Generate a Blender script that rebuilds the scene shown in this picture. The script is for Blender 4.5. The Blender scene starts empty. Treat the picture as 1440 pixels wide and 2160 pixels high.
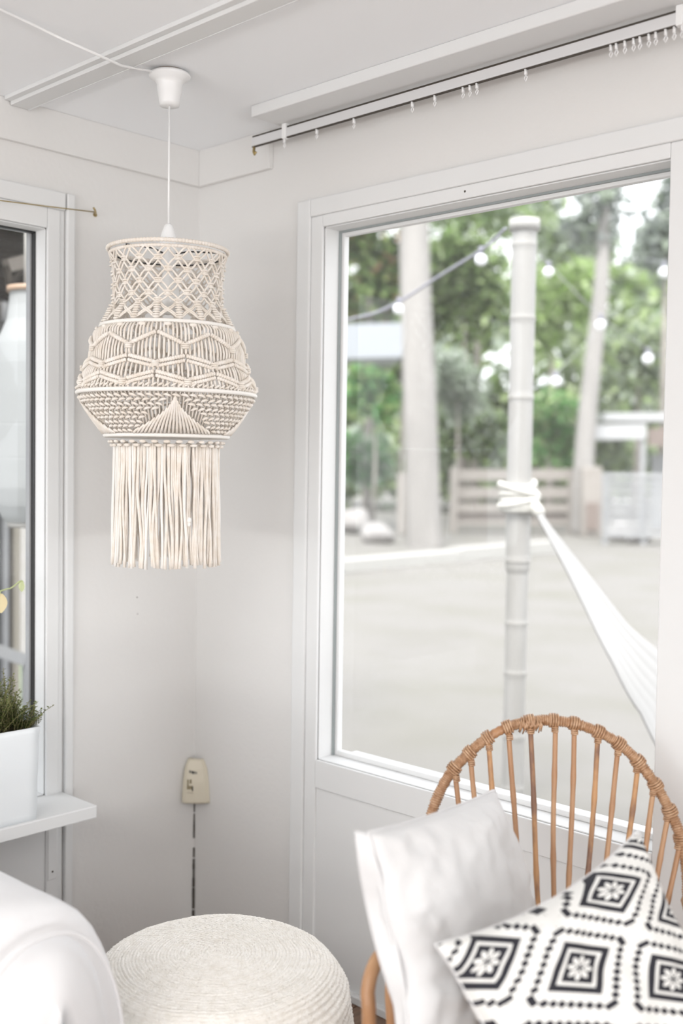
import bpy, bmesh, math, random
from math import sin, cos, pi, radians, atan2, hypot, sqrt
from mathutils import Vector, Matrix, noise
random.seed(7)
scn = bpy.context.scene

# ------------------------------------------------------------------ camera
F = 2298.6
CAM = Vector((2.6817, -2.1538, 1.4414))
yaw, pit, rol = radians(133.6746), radians(-2.4500), radians(0.8256)
_f = Vector((cos(yaw)*cos(pit), sin(yaw)*cos(pit), sin(pit)))
_r = Vector((sin(yaw), -cos(yaw), 0)); _u = _r.cross(_f)
RX = _r*cos(rol) + _u*sin(rol); UX = _u*cos(rol) - _r*sin(rol)
cd = bpy.data.cameras.new('camera'); cam = bpy.data.objects.new('camera', cd)
scn.collection.objects.link(cam); scn.camera = cam
cam.matrix_world = Matrix(((RX.x, UX.x, -_f.x, CAM.x), (RX.y, UX.y, -_f.y, CAM.y), (RX.z, UX.z, -_f.z, CAM.z), (0, 0, 0, 1)))
cd.sensor_fit = 'VERTICAL'; cd.sensor_height = 36; cd.lens = F/2160*36
cd.clip_start = .05; cd.clip_end = 300
cd.dof.use_dof = True; cd.dof.focus_distance = 2.55; cd.dof.aperture_fstop = 1.7
# ------------------------------------------------------------------ world
w = bpy.data.worlds.new('overcast_sky'); scn.world = w; w.use_nodes = True
bg = w.node_tree.nodes['Background']; bg.inputs[0].default_value = (.945, .97, 1.0, 1); bg.inputs[1].default_value = 2.7
# ------------------------------------------------------------------ sun (soft, through thin cloud, from behind the house)
def light(name, kind, loc, rot, energy, **kw):
    l = bpy.data.lights.new(name, kind); l.energy = energy
    for k, v in kw.items(): setattr(l, k, v)
    o = bpy.data.objects.new(name, l); o.location = loc; o.rotation_euler = rot; scn.collection.objects.link(o); return o
sun = light('sun', 'SUN', (0, 0, 10), (0, 0, 0), 5.0, angle=radians(25), color=(1, .97, .93))
sun.rotation_euler = Vector((-.25, .50, -.83)).to_track_quat('-Z', 'Y').to_euler()
# daylight thrown up into the room by the bright ground outside the other windows
light('ground_bounce_east', 'AREA', (7.7, -3.4, .4), (0, radians(152), 0), 150, shape='RECTANGLE', size=.7, size_y=5.6, color=(1, .985, .96))
light('ground_bounce_south', 'AREA', (2.7, -7.2, .4), (radians(152), 0, 0), 130, shape='RECTANGLE', size=4.8, size_y=.7, color=(1, .985, .96))
# added overhead fill lamp, out of view, lifts the low walls and the pouf
light('overhead_fill', 'AREA', (2.6, -3.6, 2.375), (0, 0, 0), 66, shape='RECTANGLE', size=2.6, size_y=1.8, color=(1, .99, .97))
scn.view_settings.view_transform = 'Standard'; scn.view_settings.look = 'None'
scn.view_settings.gamma = 1; scn.view_settings.use_curve_mapping = False
scn.view_settings.exposure = 0.07

# ------------------------------------------------------------------ helpers
def ray(x, y): return RX*((x-720)/F) - UX*((y-1080)/F) + _f
def P(x, y, ax, val):
    r = ray(x, y); i = 'xyz'.index(ax); return CAM + r*((val-CAM[i])/r[i])
def PD(x, y, d): return CAM + ray(x, y)*d
C = scn.collection
class MB:
    def __init__(s): s.v = []; s.f = []; s.uv = None; s.col = None
    def box(s, a, b):
        (x0, y0, z0), (x1, y1, z1) = a, b; n = len(s.v)
        s.v += [Vector(p) for p in ((x0,y0,z0),(x1,y0,z0),(x1,y1,z0),(x0,y1,z0),(x0,y0,z1),(x1,y0,z1),(x1,y1,z1),(x0,y1,z1))]
        s.f += [tuple(n+i for i in q) for q in ((0,3,2,1),(4,5,6,7),(0,1,5,4),(1,2,6,5),(2,3,7,6),(3,0,4,7))]; return s
    def bar(s, p, q, w, h, up=(0,0,1)):
        p, q = Vector(p), Vector(q); t = (q-p).normalized(); a = t.cross(Vector(up))
        a = a.normalized() if a.length > 1e-5 else Vector((1,0,0)); b = a.cross(t); n = len(s.v)
        for c in (p, q):
            for i, j in ((-1,-1),(1,-1),(1,1),(-1,1)): s.v.append(c+a*(i*w/2)+b*(j*h/2))
        s.f += [tuple(n+i for i in k) for k in ((0,1,2,3),(7,6,5,4),(0,4,5,1),(1,5,6,2),(2,6,7,3),(3,7,4,0))]; return s
    def tube(s, pts, r, n=8, closed=False, sq=1.0):
        pts = [Vector(p) for p in pts]; m = len(pts); rr = r if hasattr(r, '__len__') else [r]*m
        base = len(s.v); t0 = (pts[1]-pts[0]).normalized()
        a = t0.cross(Vector((0,0,1)));
        if a.length < .1: a = t0.cross(Vector((1,0,0)))
        a.normalize()
        for i in range(m):
            if closed: t = pts[(i+1) % m]-pts[i-1]
            else: t = pts[min(i+1, m-1)]-pts[max(i-1, 0)]
            if t.length < 1e-9: t = t0.copy()
            t.normalize(); a = a-t*a.dot(t)
            if a.length < 1e-6: a = t.orthogonal()
            a.normalize(); b = t.cross(a)
            for k in range(n):
                an = 2*pi*k/n; s.v.append(pts[i]+(a*cos(an)+b*sin(an)*sq)*rr[i])
        for i in range(m if closed else m-1):
            j = (i+1) % m
            for k in range(n):
                l = (k+1) % n; s.f.append((base+i*n+k, base+i*n+l, base+j*n+l, base+j*n+k))
        if not closed:
            s.f.append(tuple(base+k for k in range(n))[::-1]); s.f.append(tuple(base+(m-1)*n+k for k in range(n)))
        return s
    def rev(s, prof, n=32, c=(0,0,0), cap=True, fn=None):
        base = len(s.v); c = Vector(c); m = len(prof)
        for i, (r, z) in enumerate(prof):
            for k in range(n):
                a = 2*pi*k/n; q = 0 if fn is None else fn(i, a, r, z)
                s.v.append(c+Vector(((r+q)*cos(a), (r+q)*sin(a), z)))
        for i in range(m-1):
            for k in range(n):
                l = (k+1) % n; s.f.append((base+i*n+k, base+i*n+l, base+(i+1)*n+l, base+(i+1)*n+k))
        if cap:
            s.f.append(tuple(base+k for k in range(n))[::-1]); s.f.append(tuple(base+(m-1)*n+k for k in range(n)))
        return s
    def blob(s, c, ax, ay, az, nu=8, nv=6):
        c = Vector(c); base = len(s.v)
        for i in range(1, nv):
            ph = pi*i/nv
            for k in range(nu):
                th = 2*pi*k/nu; s.v.append(c+ax*(sin(ph)*cos(th))+ay*(sin(ph)*sin(th))+az*cos(ph))
        t = len(s.v); s.v += [c+az, c-az]
        for i in range(nv-2):
            for k in range(nu):
                l = (k+1) % nu; s.f.append((base+i*nu+k, base+(i+1)*nu+k, base+(i+1)*nu+l, base+i*nu+l))
        for k in range(nu):
            l = (k+1) % nu; s.f.append((t, base+k, base+l)); q = base+(nv-2)*nu; s.f.append((t+1, q+l, q+k))
        return s
    def grid(s, fn, nu, nv, closeu=False):
        base = len(s.v)
        for j in range(nv+1):
            for i in range(nu+(0 if closeu else 1)): s.v.append(Vector(fn(i/nu, j/nv)))
        w_ = nu if closeu else nu+1
        for j in range(nv):
            for i in range(nu):
                k = (i+1) % w_; s.f.append((base+j*w_+i, base+j*w_+k, base+(j+1)*w_+k, base+(j+1)*w_+i))
        return s
    def build(s, name, m, parent=None, smooth=True, bevel=0, **props):
        me = bpy.data.meshes.new(name); me.from_pydata([tuple(v) for v in s.v], [], s.f)
        if smooth: me.polygons.foreach_set('use_smooth', [True]*len(me.polygons))
        if s.uv is not None:
            ul = me.uv_layers.new(name='UVMap'); vi = [0]*len(me.loops); me.loops.foreach_get('vertex_index', vi)
            ul.data.foreach_set('uv', [c for i in vi for c in s.uv[i]])
        if s.col is not None:
            ca = me.color_attributes.new('Col', 'FLOAT_COLOR', 'POINT')
            ca.data.foreach_set('color', [c for q in s.col for c in q])
        me.update(); me.materials.append(m)
        o = bpy.data.objects.new(name, me); C.objects.link(o)
        if bevel:
            b = o.modifiers.new('bevel', 'BEVEL'); b.width = bevel; b.segments = 2; b.limit_method = 'ANGLE'
        if parent: o.parent = parent; o.matrix_parent_inverse = Matrix.Translation(-parent.location)
        for k, v in props.items(): o[k] = v
        return o
def B(a, b): return MB().box([min(p, q) for p, q in zip(a, b)], [max(p, q) for p, q in zip(a, b)])
def thing(name, label, cat, loc=(0,0,0), group=None):
    o = bpy.data.objects.new(name, None); C.objects.link(o); o.location = loc; o.empty_display_size = .1
    o['label'] = label; o['category'] = cat
    if group: o['group'] = group
    return o
def struct(name, mb, m, label, **k):
    o = mb.build(name, m, smooth=False, **k); o['kind'] = 'structure'; o['label'] = label; return o
def structe(name, label, loc=(0,0,0)):
    o = bpy.data.objects.new(name, None); C.objects.link(o); o.location = loc; o['kind'] = 'structure'; o['label'] = label; return o

# ------------------------------------------------------------------ materials
def mat(name, col, rough=.6, col2=None, scale=8, stretch=(1,1,1), bump=0, bscale=60, bdist=.002, lo=.35, hi=.65, sss=0, spec=.5, transl=0, detail=4, metal=0):
    m = bpy.data.materials.new(name); m.use_nodes = True; nt = m.node_tree; N = nt.nodes; L = nt.links
    p = N['Principled BSDF']; p.inputs['Base Color'].default_value = (*col, 1); p.inputs['Roughness'].default_value = rough
    p.inputs['Specular IOR Level'].default_value = spec; p.inputs['Metallic'].default_value = metal
    tc = N.new('ShaderNodeTexCoord')
    if col2:
        mp = N.new('ShaderNodeMapping'); mp.inputs['Scale'].default_value = stretch; L.new(tc.outputs['Object'], mp.inputs[0])
        nz = N.new('ShaderNodeTexNoise'); nz.inputs['Scale'].default_value = scale; nz.inputs['Detail'].default_value = detail; L.new(mp.outputs[0], nz.inputs[0])
        cr = N.new('ShaderNodeValToRGB'); cr.color_ramp.elements[0].position = lo; cr.color_ramp.elements[1].position = hi
        cr.color_ramp.elements[0].color = (*col, 1); cr.color_ramp.elements[1].color = (*col2, 1)
        L.new(nz.outputs[0], cr.inputs[0]); L.new(cr.outputs[0], p.inputs['Base Color'])
    if bump:
        nb = N.new('ShaderNodeTexNoise'); nb.inputs['Scale'].default_value = bscale; nb.inputs['Detail'].default_value = 5; L.new(tc.outputs['Object'], nb.inputs[0])
        bp = N.new('ShaderNodeBump'); bp.inputs['Strength'].default_value = bump; bp.inputs['Distance'].default_value = bdist
        L.new(nb.outputs[0], bp.inputs['Height']); L.new(bp.outputs[0], p.inputs['Normal'])
    if transl:
        tr = N.new('ShaderNodeBsdfTranslucent'); tr.inputs[0].default_value = (*col, 1)
        mx = N.new('ShaderNodeMixShader'); mx.inputs[0].default_value = transl
        L.new(p.outputs[0], mx.inputs[1]); L.new(tr.outputs[0], mx.inputs[2]); L.new(mx.outputs[0], N['Material Output'].inputs[0])
    return m
def leafmat(name, transl=.35):
    m = mat(name, (1,1,1), .6); nt = m.node_tree; N = nt.nodes; L = nt.links
    at = N.new('ShaderNodeVertexColor'); at.layer_name = 'Col'; p = N['Principled BSDF']
    tr = N.new('ShaderNodeBsdfTranslucent'); mx = N.new('ShaderNodeMixShader'); mx.inputs[0].default_value = transl
    L.new(at.outputs[0], p.inputs['Base Color']); L.new(at.outputs[0], tr.inputs[0])
    L.new(p.outputs[0], mx.inputs[1]); L.new(tr.outputs[0], mx.inputs[2]); L.new(mx.outputs[0], N['Material Output'].inputs[0]); return m
def glass():
    m = bpy.data.materials.new('window_glass'); m.use_nodes = True; nt = m.node_tree; N = nt.nodes; L = nt.links
    N.remove(N['Principled BSDF']); out = N['Material Output']
    t = N.new('ShaderNodeBsdfTransparent'); t.inputs[0].default_value = (.985, .985, .985, 1)
    g = N.new('ShaderNodeBsdfGlossy'); g.inputs['Roughness'].default_value = .01
    d = N.new('ShaderNodeBsdfDiffuse'); d.inputs[0].default_value = (.9, .9, .9, 1)
    tl = N.new('ShaderNodeBsdfTranslucent'); tl.inputs[0].default_value = (.9, .9, .9, 1)
    fr = N.new('ShaderNodeFresnel'); fr.inputs[0].default_value = 1.5
    a = N.new('ShaderNodeMixShader'); b = N.new('ShaderNodeMixShader'); c = N.new('ShaderNodeMixShader')
    L.new(d.outputs[0], c.inputs[1]); L.new(tl.outputs[0], c.inputs[2]); c.inputs[0].default_value = .5
    ge = N.new('ShaderNodeNewGeometry'); iv = N.new('ShaderNodeMath'); iv.operation = 'SUBTRACT'; iv.inputs[0].default_value = 1; L.new(ge.outputs['Backfacing'], iv.inputs[1])
    mu = N.new('ShaderNodeMath'); mu.operation = 'MULTIPLY'; L.new(fr.outputs[0], mu.inputs[0]); L.new(iv.outputs[0], mu.inputs[1]); L.new(mu.outputs[0], a.inputs[0]); L.new(t.outputs[0], a.inputs[1]); L.new(g.outputs[0], a.inputs[2])
    b.inputs[0].default_value = .02; L.new(a.outputs[0], b.inputs[1]); L.new(c.outputs[0], b.inputs[2]); L.new(b.outputs[0], out.inputs[0])
    return m
M = {}
M['wall'] = mat('wall_paint', (.735, .725, .712), .75, bump=.35, bscale=55, bdist=.003)
M['white'] = mat('white_gloss_paint', (.74, .745, .745), .6, bump=.05, bscale=25, spec=.12)
M['ceil'] = mat('ceiling_paint', (.93, .945, .965), .8)
M['jute'] = mat('bleached_jute', (.90, .87, .82), .9, (.80, .76, .69), 60, bump=.9, bscale=170, bdist=.004, lo=.4, hi=.8)
M['cotton'] = mat('cotton_cord', (.84, .79, .735), .95, (.77, .70, .62), 40, bump=.6, bscale=500, bdist=.001)
M['cotton_w'] = mat('white_cotton', (.84, .81, .77), .95, bump=.3, bscale=400, bdist=.001)
M['plastic'] = mat('white_plastic', (.86, .86, .86), .3)
M['beige'] = mat('yellowed_plastic', (.62, .57, .46), .4)
M['olive'] = mat('olive_plastic', (.25, .21, .13), .5)  # dark olive plastic for the corner box's slots, button and small lettering
M['black'] = mat('black_wire', (.02, .02, .02), .4)
M['gap'] = mat('dark_gap', (.06, .05, .04), .8)
M['metal'] = mat('grey_track_metal', (.72, .72, .73), .35, metal=.2)
M['brass'] = mat('old_brass', (.42, .32, .14), .35, metal=.8)
M['seal'] = mat('glazing_seal', (.30, .33, .33), .6)
M['glass'] = glass()
M['floor'] = mat('dark_floor_wood', (.15, .09, .06), .4, (.22, .135, .09), 6, (12, 1, 1), bump=.1)
M['rattan'] = mat('rattan_cane', (.36, .18, .085), .36, (.52, .31, .17), 18, (1, 1, .25), bump=.25, bscale=80, lo=.3, hi=.7)
M['rattan_d'] = mat('dark_rattan_cane', (.20, .10, .06), .4, (.50, .27, .12), 22, (1, 1, .5), bump=.2, lo=.38, hi=.55)
M['wrap'] = mat('rattan_skin', (.34, .18, .09), .33, (.58, .38, .24), 90, (1, 1, 1), bump=.4, bscale=200, lo=.35, hi=.7)
M['linen'] = mat('white_linen', (.69, .69, .695), .9, bump=.35, bscale=14, bdist=.02)
M['slip'] = mat('white_slipcover', (.72, .72, .73), .9, bump=.3, bscale=9, bdist=.02)
M['pot'] = mat('white_zinc_planter', (.80, .83, .85), .5, bump=.15, bscale=10, bdist=.01)
M['soil'] = mat('soil', (.05, .035, .02), .95)
M['leaf'] = leafmat('leaf_mass', .4)
M['pale_leaf'] = mat('pale_leaf', (.66, .72, .42), .5, transl=.4)
M['bark'] = mat('pale_bark', (0.328, 0.314, 0.300), .9, (0.273, 0.263, 0.252), 2.5, (1, 1, .3), bump=.3, bscale=10, bdist=.03)
M['barkd'] = mat('grey_bark', (0.310, 0.285, 0.260), .9, (0.223, 0.205, 0.186), 3, bump=.3, bscale=10, bdist=.03)
M['bamboo'] = mat('bleached_bamboo', (0.367, 0.360, 0.350), .5, (0.325, 0.318, 0.304), 5, (3, 3, .4))
M['rope'] = mat('white_rope', (.60, .59, .55), .9, bump=.5, bscale=150)
M['net'] = mat('white_hammock_cloth', (0.446, 0.446, 0.446), .9, transl=.3)
M['fence'] = mat('bleached_fence_wood', (0.322, 0.300, 0.278), .85, (0.278, 0.256, 0.234), 3, (1, 1, 6))
M['fence_w'] = mat('white_fence_paint', (0.372, 0.378, 0.384), .8, (0.322, 0.329, 0.341), 4)
M['shed_roof'] = mat('white_sheet_roof', (0.446, 0.453, 0.459), .6)
M['shed_b'] = mat('brown_shed_board', (0.205, 0.167, 0.149), .8)
M['timber'] = mat('white_timber', (0.409, 0.403, 0.384), .8)
M['ground'] = mat('pale_dry_lawn', (0.192, 0.184, 0.173), .95, (0.161, 0.156, 0.133), .9, (1, 1, 1), lo=.42, hi=.75, detail=8)
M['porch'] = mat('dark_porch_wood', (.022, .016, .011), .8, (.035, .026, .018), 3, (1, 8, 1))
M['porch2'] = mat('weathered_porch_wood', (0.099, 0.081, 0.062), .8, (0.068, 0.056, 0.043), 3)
M['post'] = mat('beige_porch_post', (0.372, 0.341, 0.285), .8)
M['paper'] = mat('white_lantern_paper', (.54, .56, .565), .7, transl=.35)
M['lwood'] = mat('light_lantern_wood', (.46, .33, .24), .6)
M['rock'] = mat('grey_rock', (0.341, 0.329, 0.322), .9, (0.248, 0.236, 0.229), 5)
M['bulb'] = mat('clear_bulb', (.95, .97, 1), .05)

# ================================================================== SETTING
FZ = -.02; CZ = 2.4
WY0, WY1, WZ0, WZ1 = .547, 1.573, .615, 2.096      # right-hand window opening (X and Z)
mb = MB()
mb.box((-.09, 0, FZ), (WY0, .088, CZ)); mb.box((WY0, 0, FZ), (WY1, .088, WZ0)); mb.box((WY0, 0, WZ1), (WY1, .088, CZ)); mb.box((WY1, 0, FZ), (8.0, .088, CZ))
struct('wall_right', mb, M['wall'], 'cream painted wall to the right of the corner, holding the large garden window')
LY0, LY1, LZ0, LZ1 = -1.75, -.536, .505, 2.08       # left window opening (Y and Z)
mb = MB()
mb.box((-.09, -7.5, FZ), (0, LY0, CZ)); mb.box((-.09, LY0, FZ), (0, LY1, LZ0)); mb.box((-.09, LY0, LZ1), (0, LY1, CZ)); mb.box((-.09, LY1, FZ), (0, 0, CZ))
struct('wall_left', mb, M['wall'], 'cream painted wall to the left of the corner, behind the hanging lamp')
XE, YS = 8.0, -7.5
mb = MB()      # wall behind the camera, with a wide window
mb.box((-.09, YS-.15, FZ), (.25, YS, CZ)); mb.box((5.15, YS-.15, FZ), (XE, YS, CZ)); mb.box((.25, YS-.15, FZ), (5.15, YS, .05)); mb.box((.25, YS-.15, 2.2), (5.15, YS, CZ))
struct('wall_rear', mb, M['wall'], 'painted wall behind the camera with a wide window opening')
mb = MB()
mb.box((XE, -.55, FZ), (XE+.15, .088, CZ)); mb.box((XE, YS-.15, FZ), (XE+.15, -6.25, CZ)); mb.box((XE, -6.25, FZ), (XE+.15, -.55, .05)); mb.box((XE, -6.25, 2.2), (XE+.15, -.55, CZ))
struct('wall_side', mb, M['wall'], 'painted wall opposite the lamp with a wide window opening')
struct('ceiling', MB().box((-.09, YS-.15, CZ), (XE+.15, .088, CZ+.12)), M['ceil'], 'white painted ceiling')
fl = struct('floor', MB().box((-.09, YS-.15, FZ-.15), (XE+.15, .088, FZ-.012)), M['floor'], 'dark brown wooden floor')
pm = None
for i in range(54):
    if pm is None:
        o = MB().box((.0015, YS+.01, FZ-.012), (.1435, 0, FZ)).build('plank', M['floor'], fl, smooth=False, bevel=.002); pm = o
    else:
        o = pm.copy(); C.objects.link(o)
    o.location = (i*.146, 0, 0)
mb = MB()
for a_, b_ in (((1.22, -4.58, 2.37), (1.28, -2.62, CZ)), ((3.92, -4.58, 2.37), (3.98, -2.62, CZ)), ((1.28, -4.58, 2.37), (3.92, -4.52, CZ)), ((1.28, -2.68, 2.37), (3.92, -2.62, CZ))): mb.box(a_, b_)
struct('trim_6', mb, M['white'], 'white frame added round the overhead fill lamp behind the camera')  # unseen frame, added to go with the overhead fill lamp
# ---- ceiling trims
struct('trim_1', B((.45, -.19, CZ-.03), (8.0, 0, CZ)), M['white'], 'flat white board on the ceiling along the garden-window wall, carrying the curtain track', bevel=.003)
struct('trim_2', B((0, -.016, 2.291), (.334, 0, CZ)), M['wall'], 'short cornice board at the top of the wall right of the corner', bevel=.002)
struct('trim_3', B((0, -7.5, 2.291), (.016, -.016, CZ)), M['wall'], 'cornice board along the top of the wall left of the corner', bevel=.002)
# beam across the ceiling (dark line, thin lip, wide face, lip)
mb = MB(); mb.box((.02, -.672, CZ-.010), (8.0, -.590, CZ)); mb.box((.02, -.655, CZ-.020), (8.0, -.600, CZ-.010)); mb.box((.02, -.604, CZ-.022), (8.0, -.600, CZ-.020))
struct('trim_4', mb, M['white'], 'moulded white batten running across the ceiling behind the lamp cable', bevel=.002)
# ---- right window
w1 = structe('window_1', 'large white framed fixed window looking onto the garden', (WY0, 0, WZ0))
def part(name, mb, m, par, smooth=False, bevel=0, **k): return mb.build(name, m, par, smooth=smooth, bevel=bevel, **k)
XO, XI = .451, .503
# outer casing
part('casing', B((XO, -.016, FZ), (XI, 0, 2.177)), M['white'], w1, bevel=.004)
part('casing', B((XI, -.016, 2.128), (1.72, 0, 2.177)), M['white'], w1, bevel=.004)
part('frame_stile', B((XI, -.010, FZ+.02), (WY0, 0, 2.128)), M['white'], w1, bevel=.003)
part('frame_stile', B((WY1, -.010, FZ+.02), (1.72, 0, 2.128)), M['white'], w1, bevel=.003)
part('frame_rail', B((WY0, -.010, WZ1), (WY1, 0, 2.128)), M['white'], w1, bevel=.002)
part('frame_rail', B((WY0, -.010, .536), (WY1, 0, WZ0)), M['white'], w1, bevel=.002)
part('lower_panel', B((WY0, -.0035, FZ+.02), (WY1, 0, .534)), M['white'], w1)
# reveal lining
mb = MB(); y1 = .087
mb.box((WY0-.001, 0, WZ0), (WY0+.003, y1, WZ1)); mb.box((WY1-.003, 0, WZ0), (WY1+.001, y1, WZ1)); mb.box((WY0, 0, WZ1-.003), (WY1, y1, WZ1+.001)); mb.box((WY0, 0, WZ0-.001), (WY1, y1, WZ0+.003))
part('reveal_lining', mb, M['white'], w1)
def ringframe(x0, x1, z0, z1, y0, y1, t):
    m_ = MB(); m_.box((x0, y0, z0), (x0+t, y1, z1)); m_.box((x1-t, y0, z0), (x1, y1, z1)); m_.box((x0+t, y0, z1-t), (x1-t, y1, z1)); m_.box((x0+t, y0, z0), (x1-t, y1, z0+t)); return m_
part('glazing_seal', ringframe(WY0+.003, WY1-.003, WZ0-.003, WZ1-.003, .052, .060, .005), M['seal'], w1)
part('glazing_bead', ringframe(WY0+.003, WY1-.003, WZ0+.003, WZ1-.003, .060, .080, .014), M['white'], w1, bevel=.002)
part('glass_pane', B((WY0+.01, .066, WZ0+.01), (WY1-.01, .070, WZ1-.01)), M['glass'], w1)
part('screw_hole', MB().blob((1.035, -.010, 2.113), Vector((.003,0,0)), Vector((0,.0015,0)), Vector((0,0,.003))), M['gap'], w1)
part('outer_sill', B((WY0, .088, WZ0-.05), (WY1, .16, WZ0-.005)), M['white'], w1)
# ---- left window
w2 = structe('window_2', 'white framed window in the left wall looking onto the dark porch', (0, LY1, LZ0))
part('casing', B((0, -.478, FZ), (.016, -.452, 2.184)), M['white'], w2, bevel=.004)
part('casing', B((0, LY0-.09, 2.135), (.016, -.482, 2.184)), M['white'], w2, bevel=.004)
part('frame_stile', B((0, LY1, FZ), (.010, -.497, 2.135)), M['white'], w2, bevel=.003)
part('frame_stile', B((0, -.497, FZ), (.004, -.482, 2.135)), M['white'], w2)
part('frame_rail', B((0, LY0, LZ1), (.010, LY1, 2.135)), M['white'], w2, bevel=.003)
part('lower_panel', B((0, LY0, FZ), (.004, -.516, .46)), M['white'], w2)
mb = MB(); x0 = -.089
mb.box((x0, LY1-.003, LZ0), (0, LY1+.001, LZ1)); mb.box((x0, LY0, LZ1-.003), (0, LY1, LZ1+.001)); mb.box((x0, LY0-.001, LZ0), (0, LY0+.003, LZ1)); mb.box((x0, LY0, LZ0-.001), (0, LY1, LZ0+.003))
part('reveal_lining', mb, M['white'], w2)
part('glazing_seal', B((-.062, LY1-.007, LZ0), (-.047, LY1-.002, LZ1-.003)), M['black'], w2)
part('glazing_seal', B((-.062, LY0, LZ1-.008), (-.047, LY1-.003, LZ1-.003)), M['black'], w2)
part('glazing_bead', B((-.082, LY1-.012, LZ0), (-.062, LY1-.003, LZ1-.003)), M['fence_w'], w2)
part('glass_pane', B((-.074, LY0+.003, LZ0+.003), (-.070, LY1-.004, LZ1-.004)), M['glass'], w2)
part('window_sill', B((0, -2.0, .470), (.180, -.482, .505)), M['white'], w2, bevel=.003)
part('apron_strip', B((.004, -.531, .262), (.013, -.503, .470)), M['white'], w2, bevel=.002)
part('screw', MB().blob((.0135, -.517, .285), Vector((.001,0,0)), Vector((0,.003,0)), Vector((0,0,.003))), M['gap'], w2)
struct('baseboard_right', B((.0, -.022, FZ), (1.72, 0, FZ+.022)), M['white'], 'thin white baseboard strip under the garden window', bevel=.003)
# crack of missing caulk in the corner
mb = MB(); z = .40
while z > .0:
    h = random.uniform(.012, .045); wd = .0022 + .0065*(.42-z)/.42*random.uniform(.4, 1)
    if random.random() < .86: mb.box((.0002, -wd*1.2, z-h), (wd, -.0002, z))
    z -= h+random.choice((.0, .003, .006))
struct('trim_5', mb, M['gap'], 'dark broken caulk line running down the corner below the beige box')

# ================================================================== THINGS ON WALLS
# curtain track
tr = thing('curtain_track', 'long pale grey metal curtain track screwed under the ceiling board above the garden window', 'curtain track', (.345, -.09, CZ-.03))
part('rail', B((.345, -.095, 2.333), (3.4, -.083, 2.357)), M['metal'], tr, bevel=.002)
part('rail_gap', B((.345, -.091, 2.357), (3.4, -.086, 2.3625)), M['gap'], tr)
part('rail_groove', B((.345, -.0925, 2.3305), (3.4, -.0855, 2.333)), M['gap'], tr)
for x in (.47, 1.62, 2.8): part('bracket', B((x, -.0965, 2.3295), (x+.016, -.081, 2.370)), M['plastic'], tr, bevel=.002)
part('end_hook', MB().tube([(.352, -.09, 2.332), (.350, -.09, 2.318), (.356, -.092, 2.310), (.362, -.092, 2.316)], .004, 6), M['brass'], tr, True)
gx = [.475, .60, .735, .93, 1.0, 1.085, 1.105, 1.125, 1.26] + [1.47+.018*i+random.uniform(-.003, .003) for i in range(11)]
gm = None
for x in gx:
    if gm is None:
        g = MB().box((-.002, -.004, -.012), (.002, .004, .0)); g.tube([(0, 0, -.012), (.004, 0, -.018), (0, 0, -.026), (-.004, 0, -.019), (0, 0, -.012)], .0014, 5)
        gm = o = g.build('glider', M['plastic'], tr)
    else:
        o = gm.copy(); C.objects.link(o)
    o.location = Vector((x, -.089, 2.331)); o.matrix_parent_inverse = Matrix.Translation(-tr.location)
# curtain wire over left window
cw = thing('curtain_wire', 'thin brass curtain wire hooked on a screw beside the top of the left window', 'curtain wire', (0, -.379, 2.144))
hk = Vector((0, -.379, 2.144))
part('hook', MB().tube([hk+Vector((.001, 0, 0)), hk+Vector((.022, -.012, .0)), hk+Vector((.045, -.030, .002)), hk+Vector((.048, -.036, .006))], .003, 6), M['brass'], cw, True)
part('plate', MB().tube([hk+Vector((-.0005, 0, 0)), hk+Vector((.003, 0, 0))], .006, 10), M['brass'], cw)
a = hk+Vector((.030, -.018, .0))
part('wire', MB().tube([a.lerp(Vector((.05, -1.95, 2.085)), t/12)-Vector((0, 0, .02*sin(pi*t/12))) for t in range(13)], .0016, 6), M['brass'], cw, True)
# beige box high on left wall behind the lamp
sb = thing('wall_switch_box', 'small beige box on the left wall, half hidden behind the lampshade', 'switch', (0, -.39, 1.665))
part('cover', B((0, -.414, 1.610), (.022, -.355, 1.722)), mat('cream_plastic', (.66, .62, .55), .5), sb, bevel=.004)
part('rocker', B((.022, -.400, 1.64), (.026, -.370, 1.69)), M['plastic'], sb, bevel=.002)
nh = thing('nail_hole', 'upper of two small dark nail holes in the left wall below the lamp fringe', 'nail hole', (0, -.225, 1.038))
part('hole', MB().blob((0, -.225, 1.038), Vector((.001,0,0)), Vector((0,.0025,0)), Vector((0,0,.002))), M['gap'], nh)
nh = thing('nail_hole', 'lower of two small dark nail holes in the left wall below the lamp fringe', 'nail hole', (0, -.223, .988))
part('hole', MB().blob((0, -.223, .988), Vector((.001,0,0)), Vector((0,.002,0)), Vector((0,0,.0015))), M['gap'], nh)
# tapered beige box set diagonally in the corner
bx = thing('corner_sensor_box', 'tapered beige plastic box with dark markings mounted in the corner above the pouf', 'wall box', (.03, -.03, .395))
ex, ey = Vector((.7071, .7071, 0)), Vector((.7071, -.7071, 0))      # across the corner, out of the corner
def bp(a, o, z): return ex*a + ey*o + Vector((0, 0, z))
mb = MB(); prof = []
for (z, wd, d, ch) in ((.383, .049, .060, .010), (.388, .050, .063, .010), (.45, .046, .058, .009), (.49, .040, .050, .008), (.512, .030, .040, .006), (.516, .026, .036, .005)):
    L_, R_ = -wd*.80+.004, wd+.004; prof.append([bp(L_, -L_+.001, z), bp(L_+ch*.3, d-.006, z), bp(L_+ch*1.6, d, z), bp(R_-ch*1.6, d, z), bp(R_-ch*.3, d-.006, z), bp(R_, R_+.001, z)])
for r in prof: mb.v += r
for i in range(len(prof)-1):
    for k in range(6):
        l = (k+1) % 6; mb.f.append((i*6+k, i*6+l, (i+1)*6+l, (i+1)*6+k))
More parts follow.
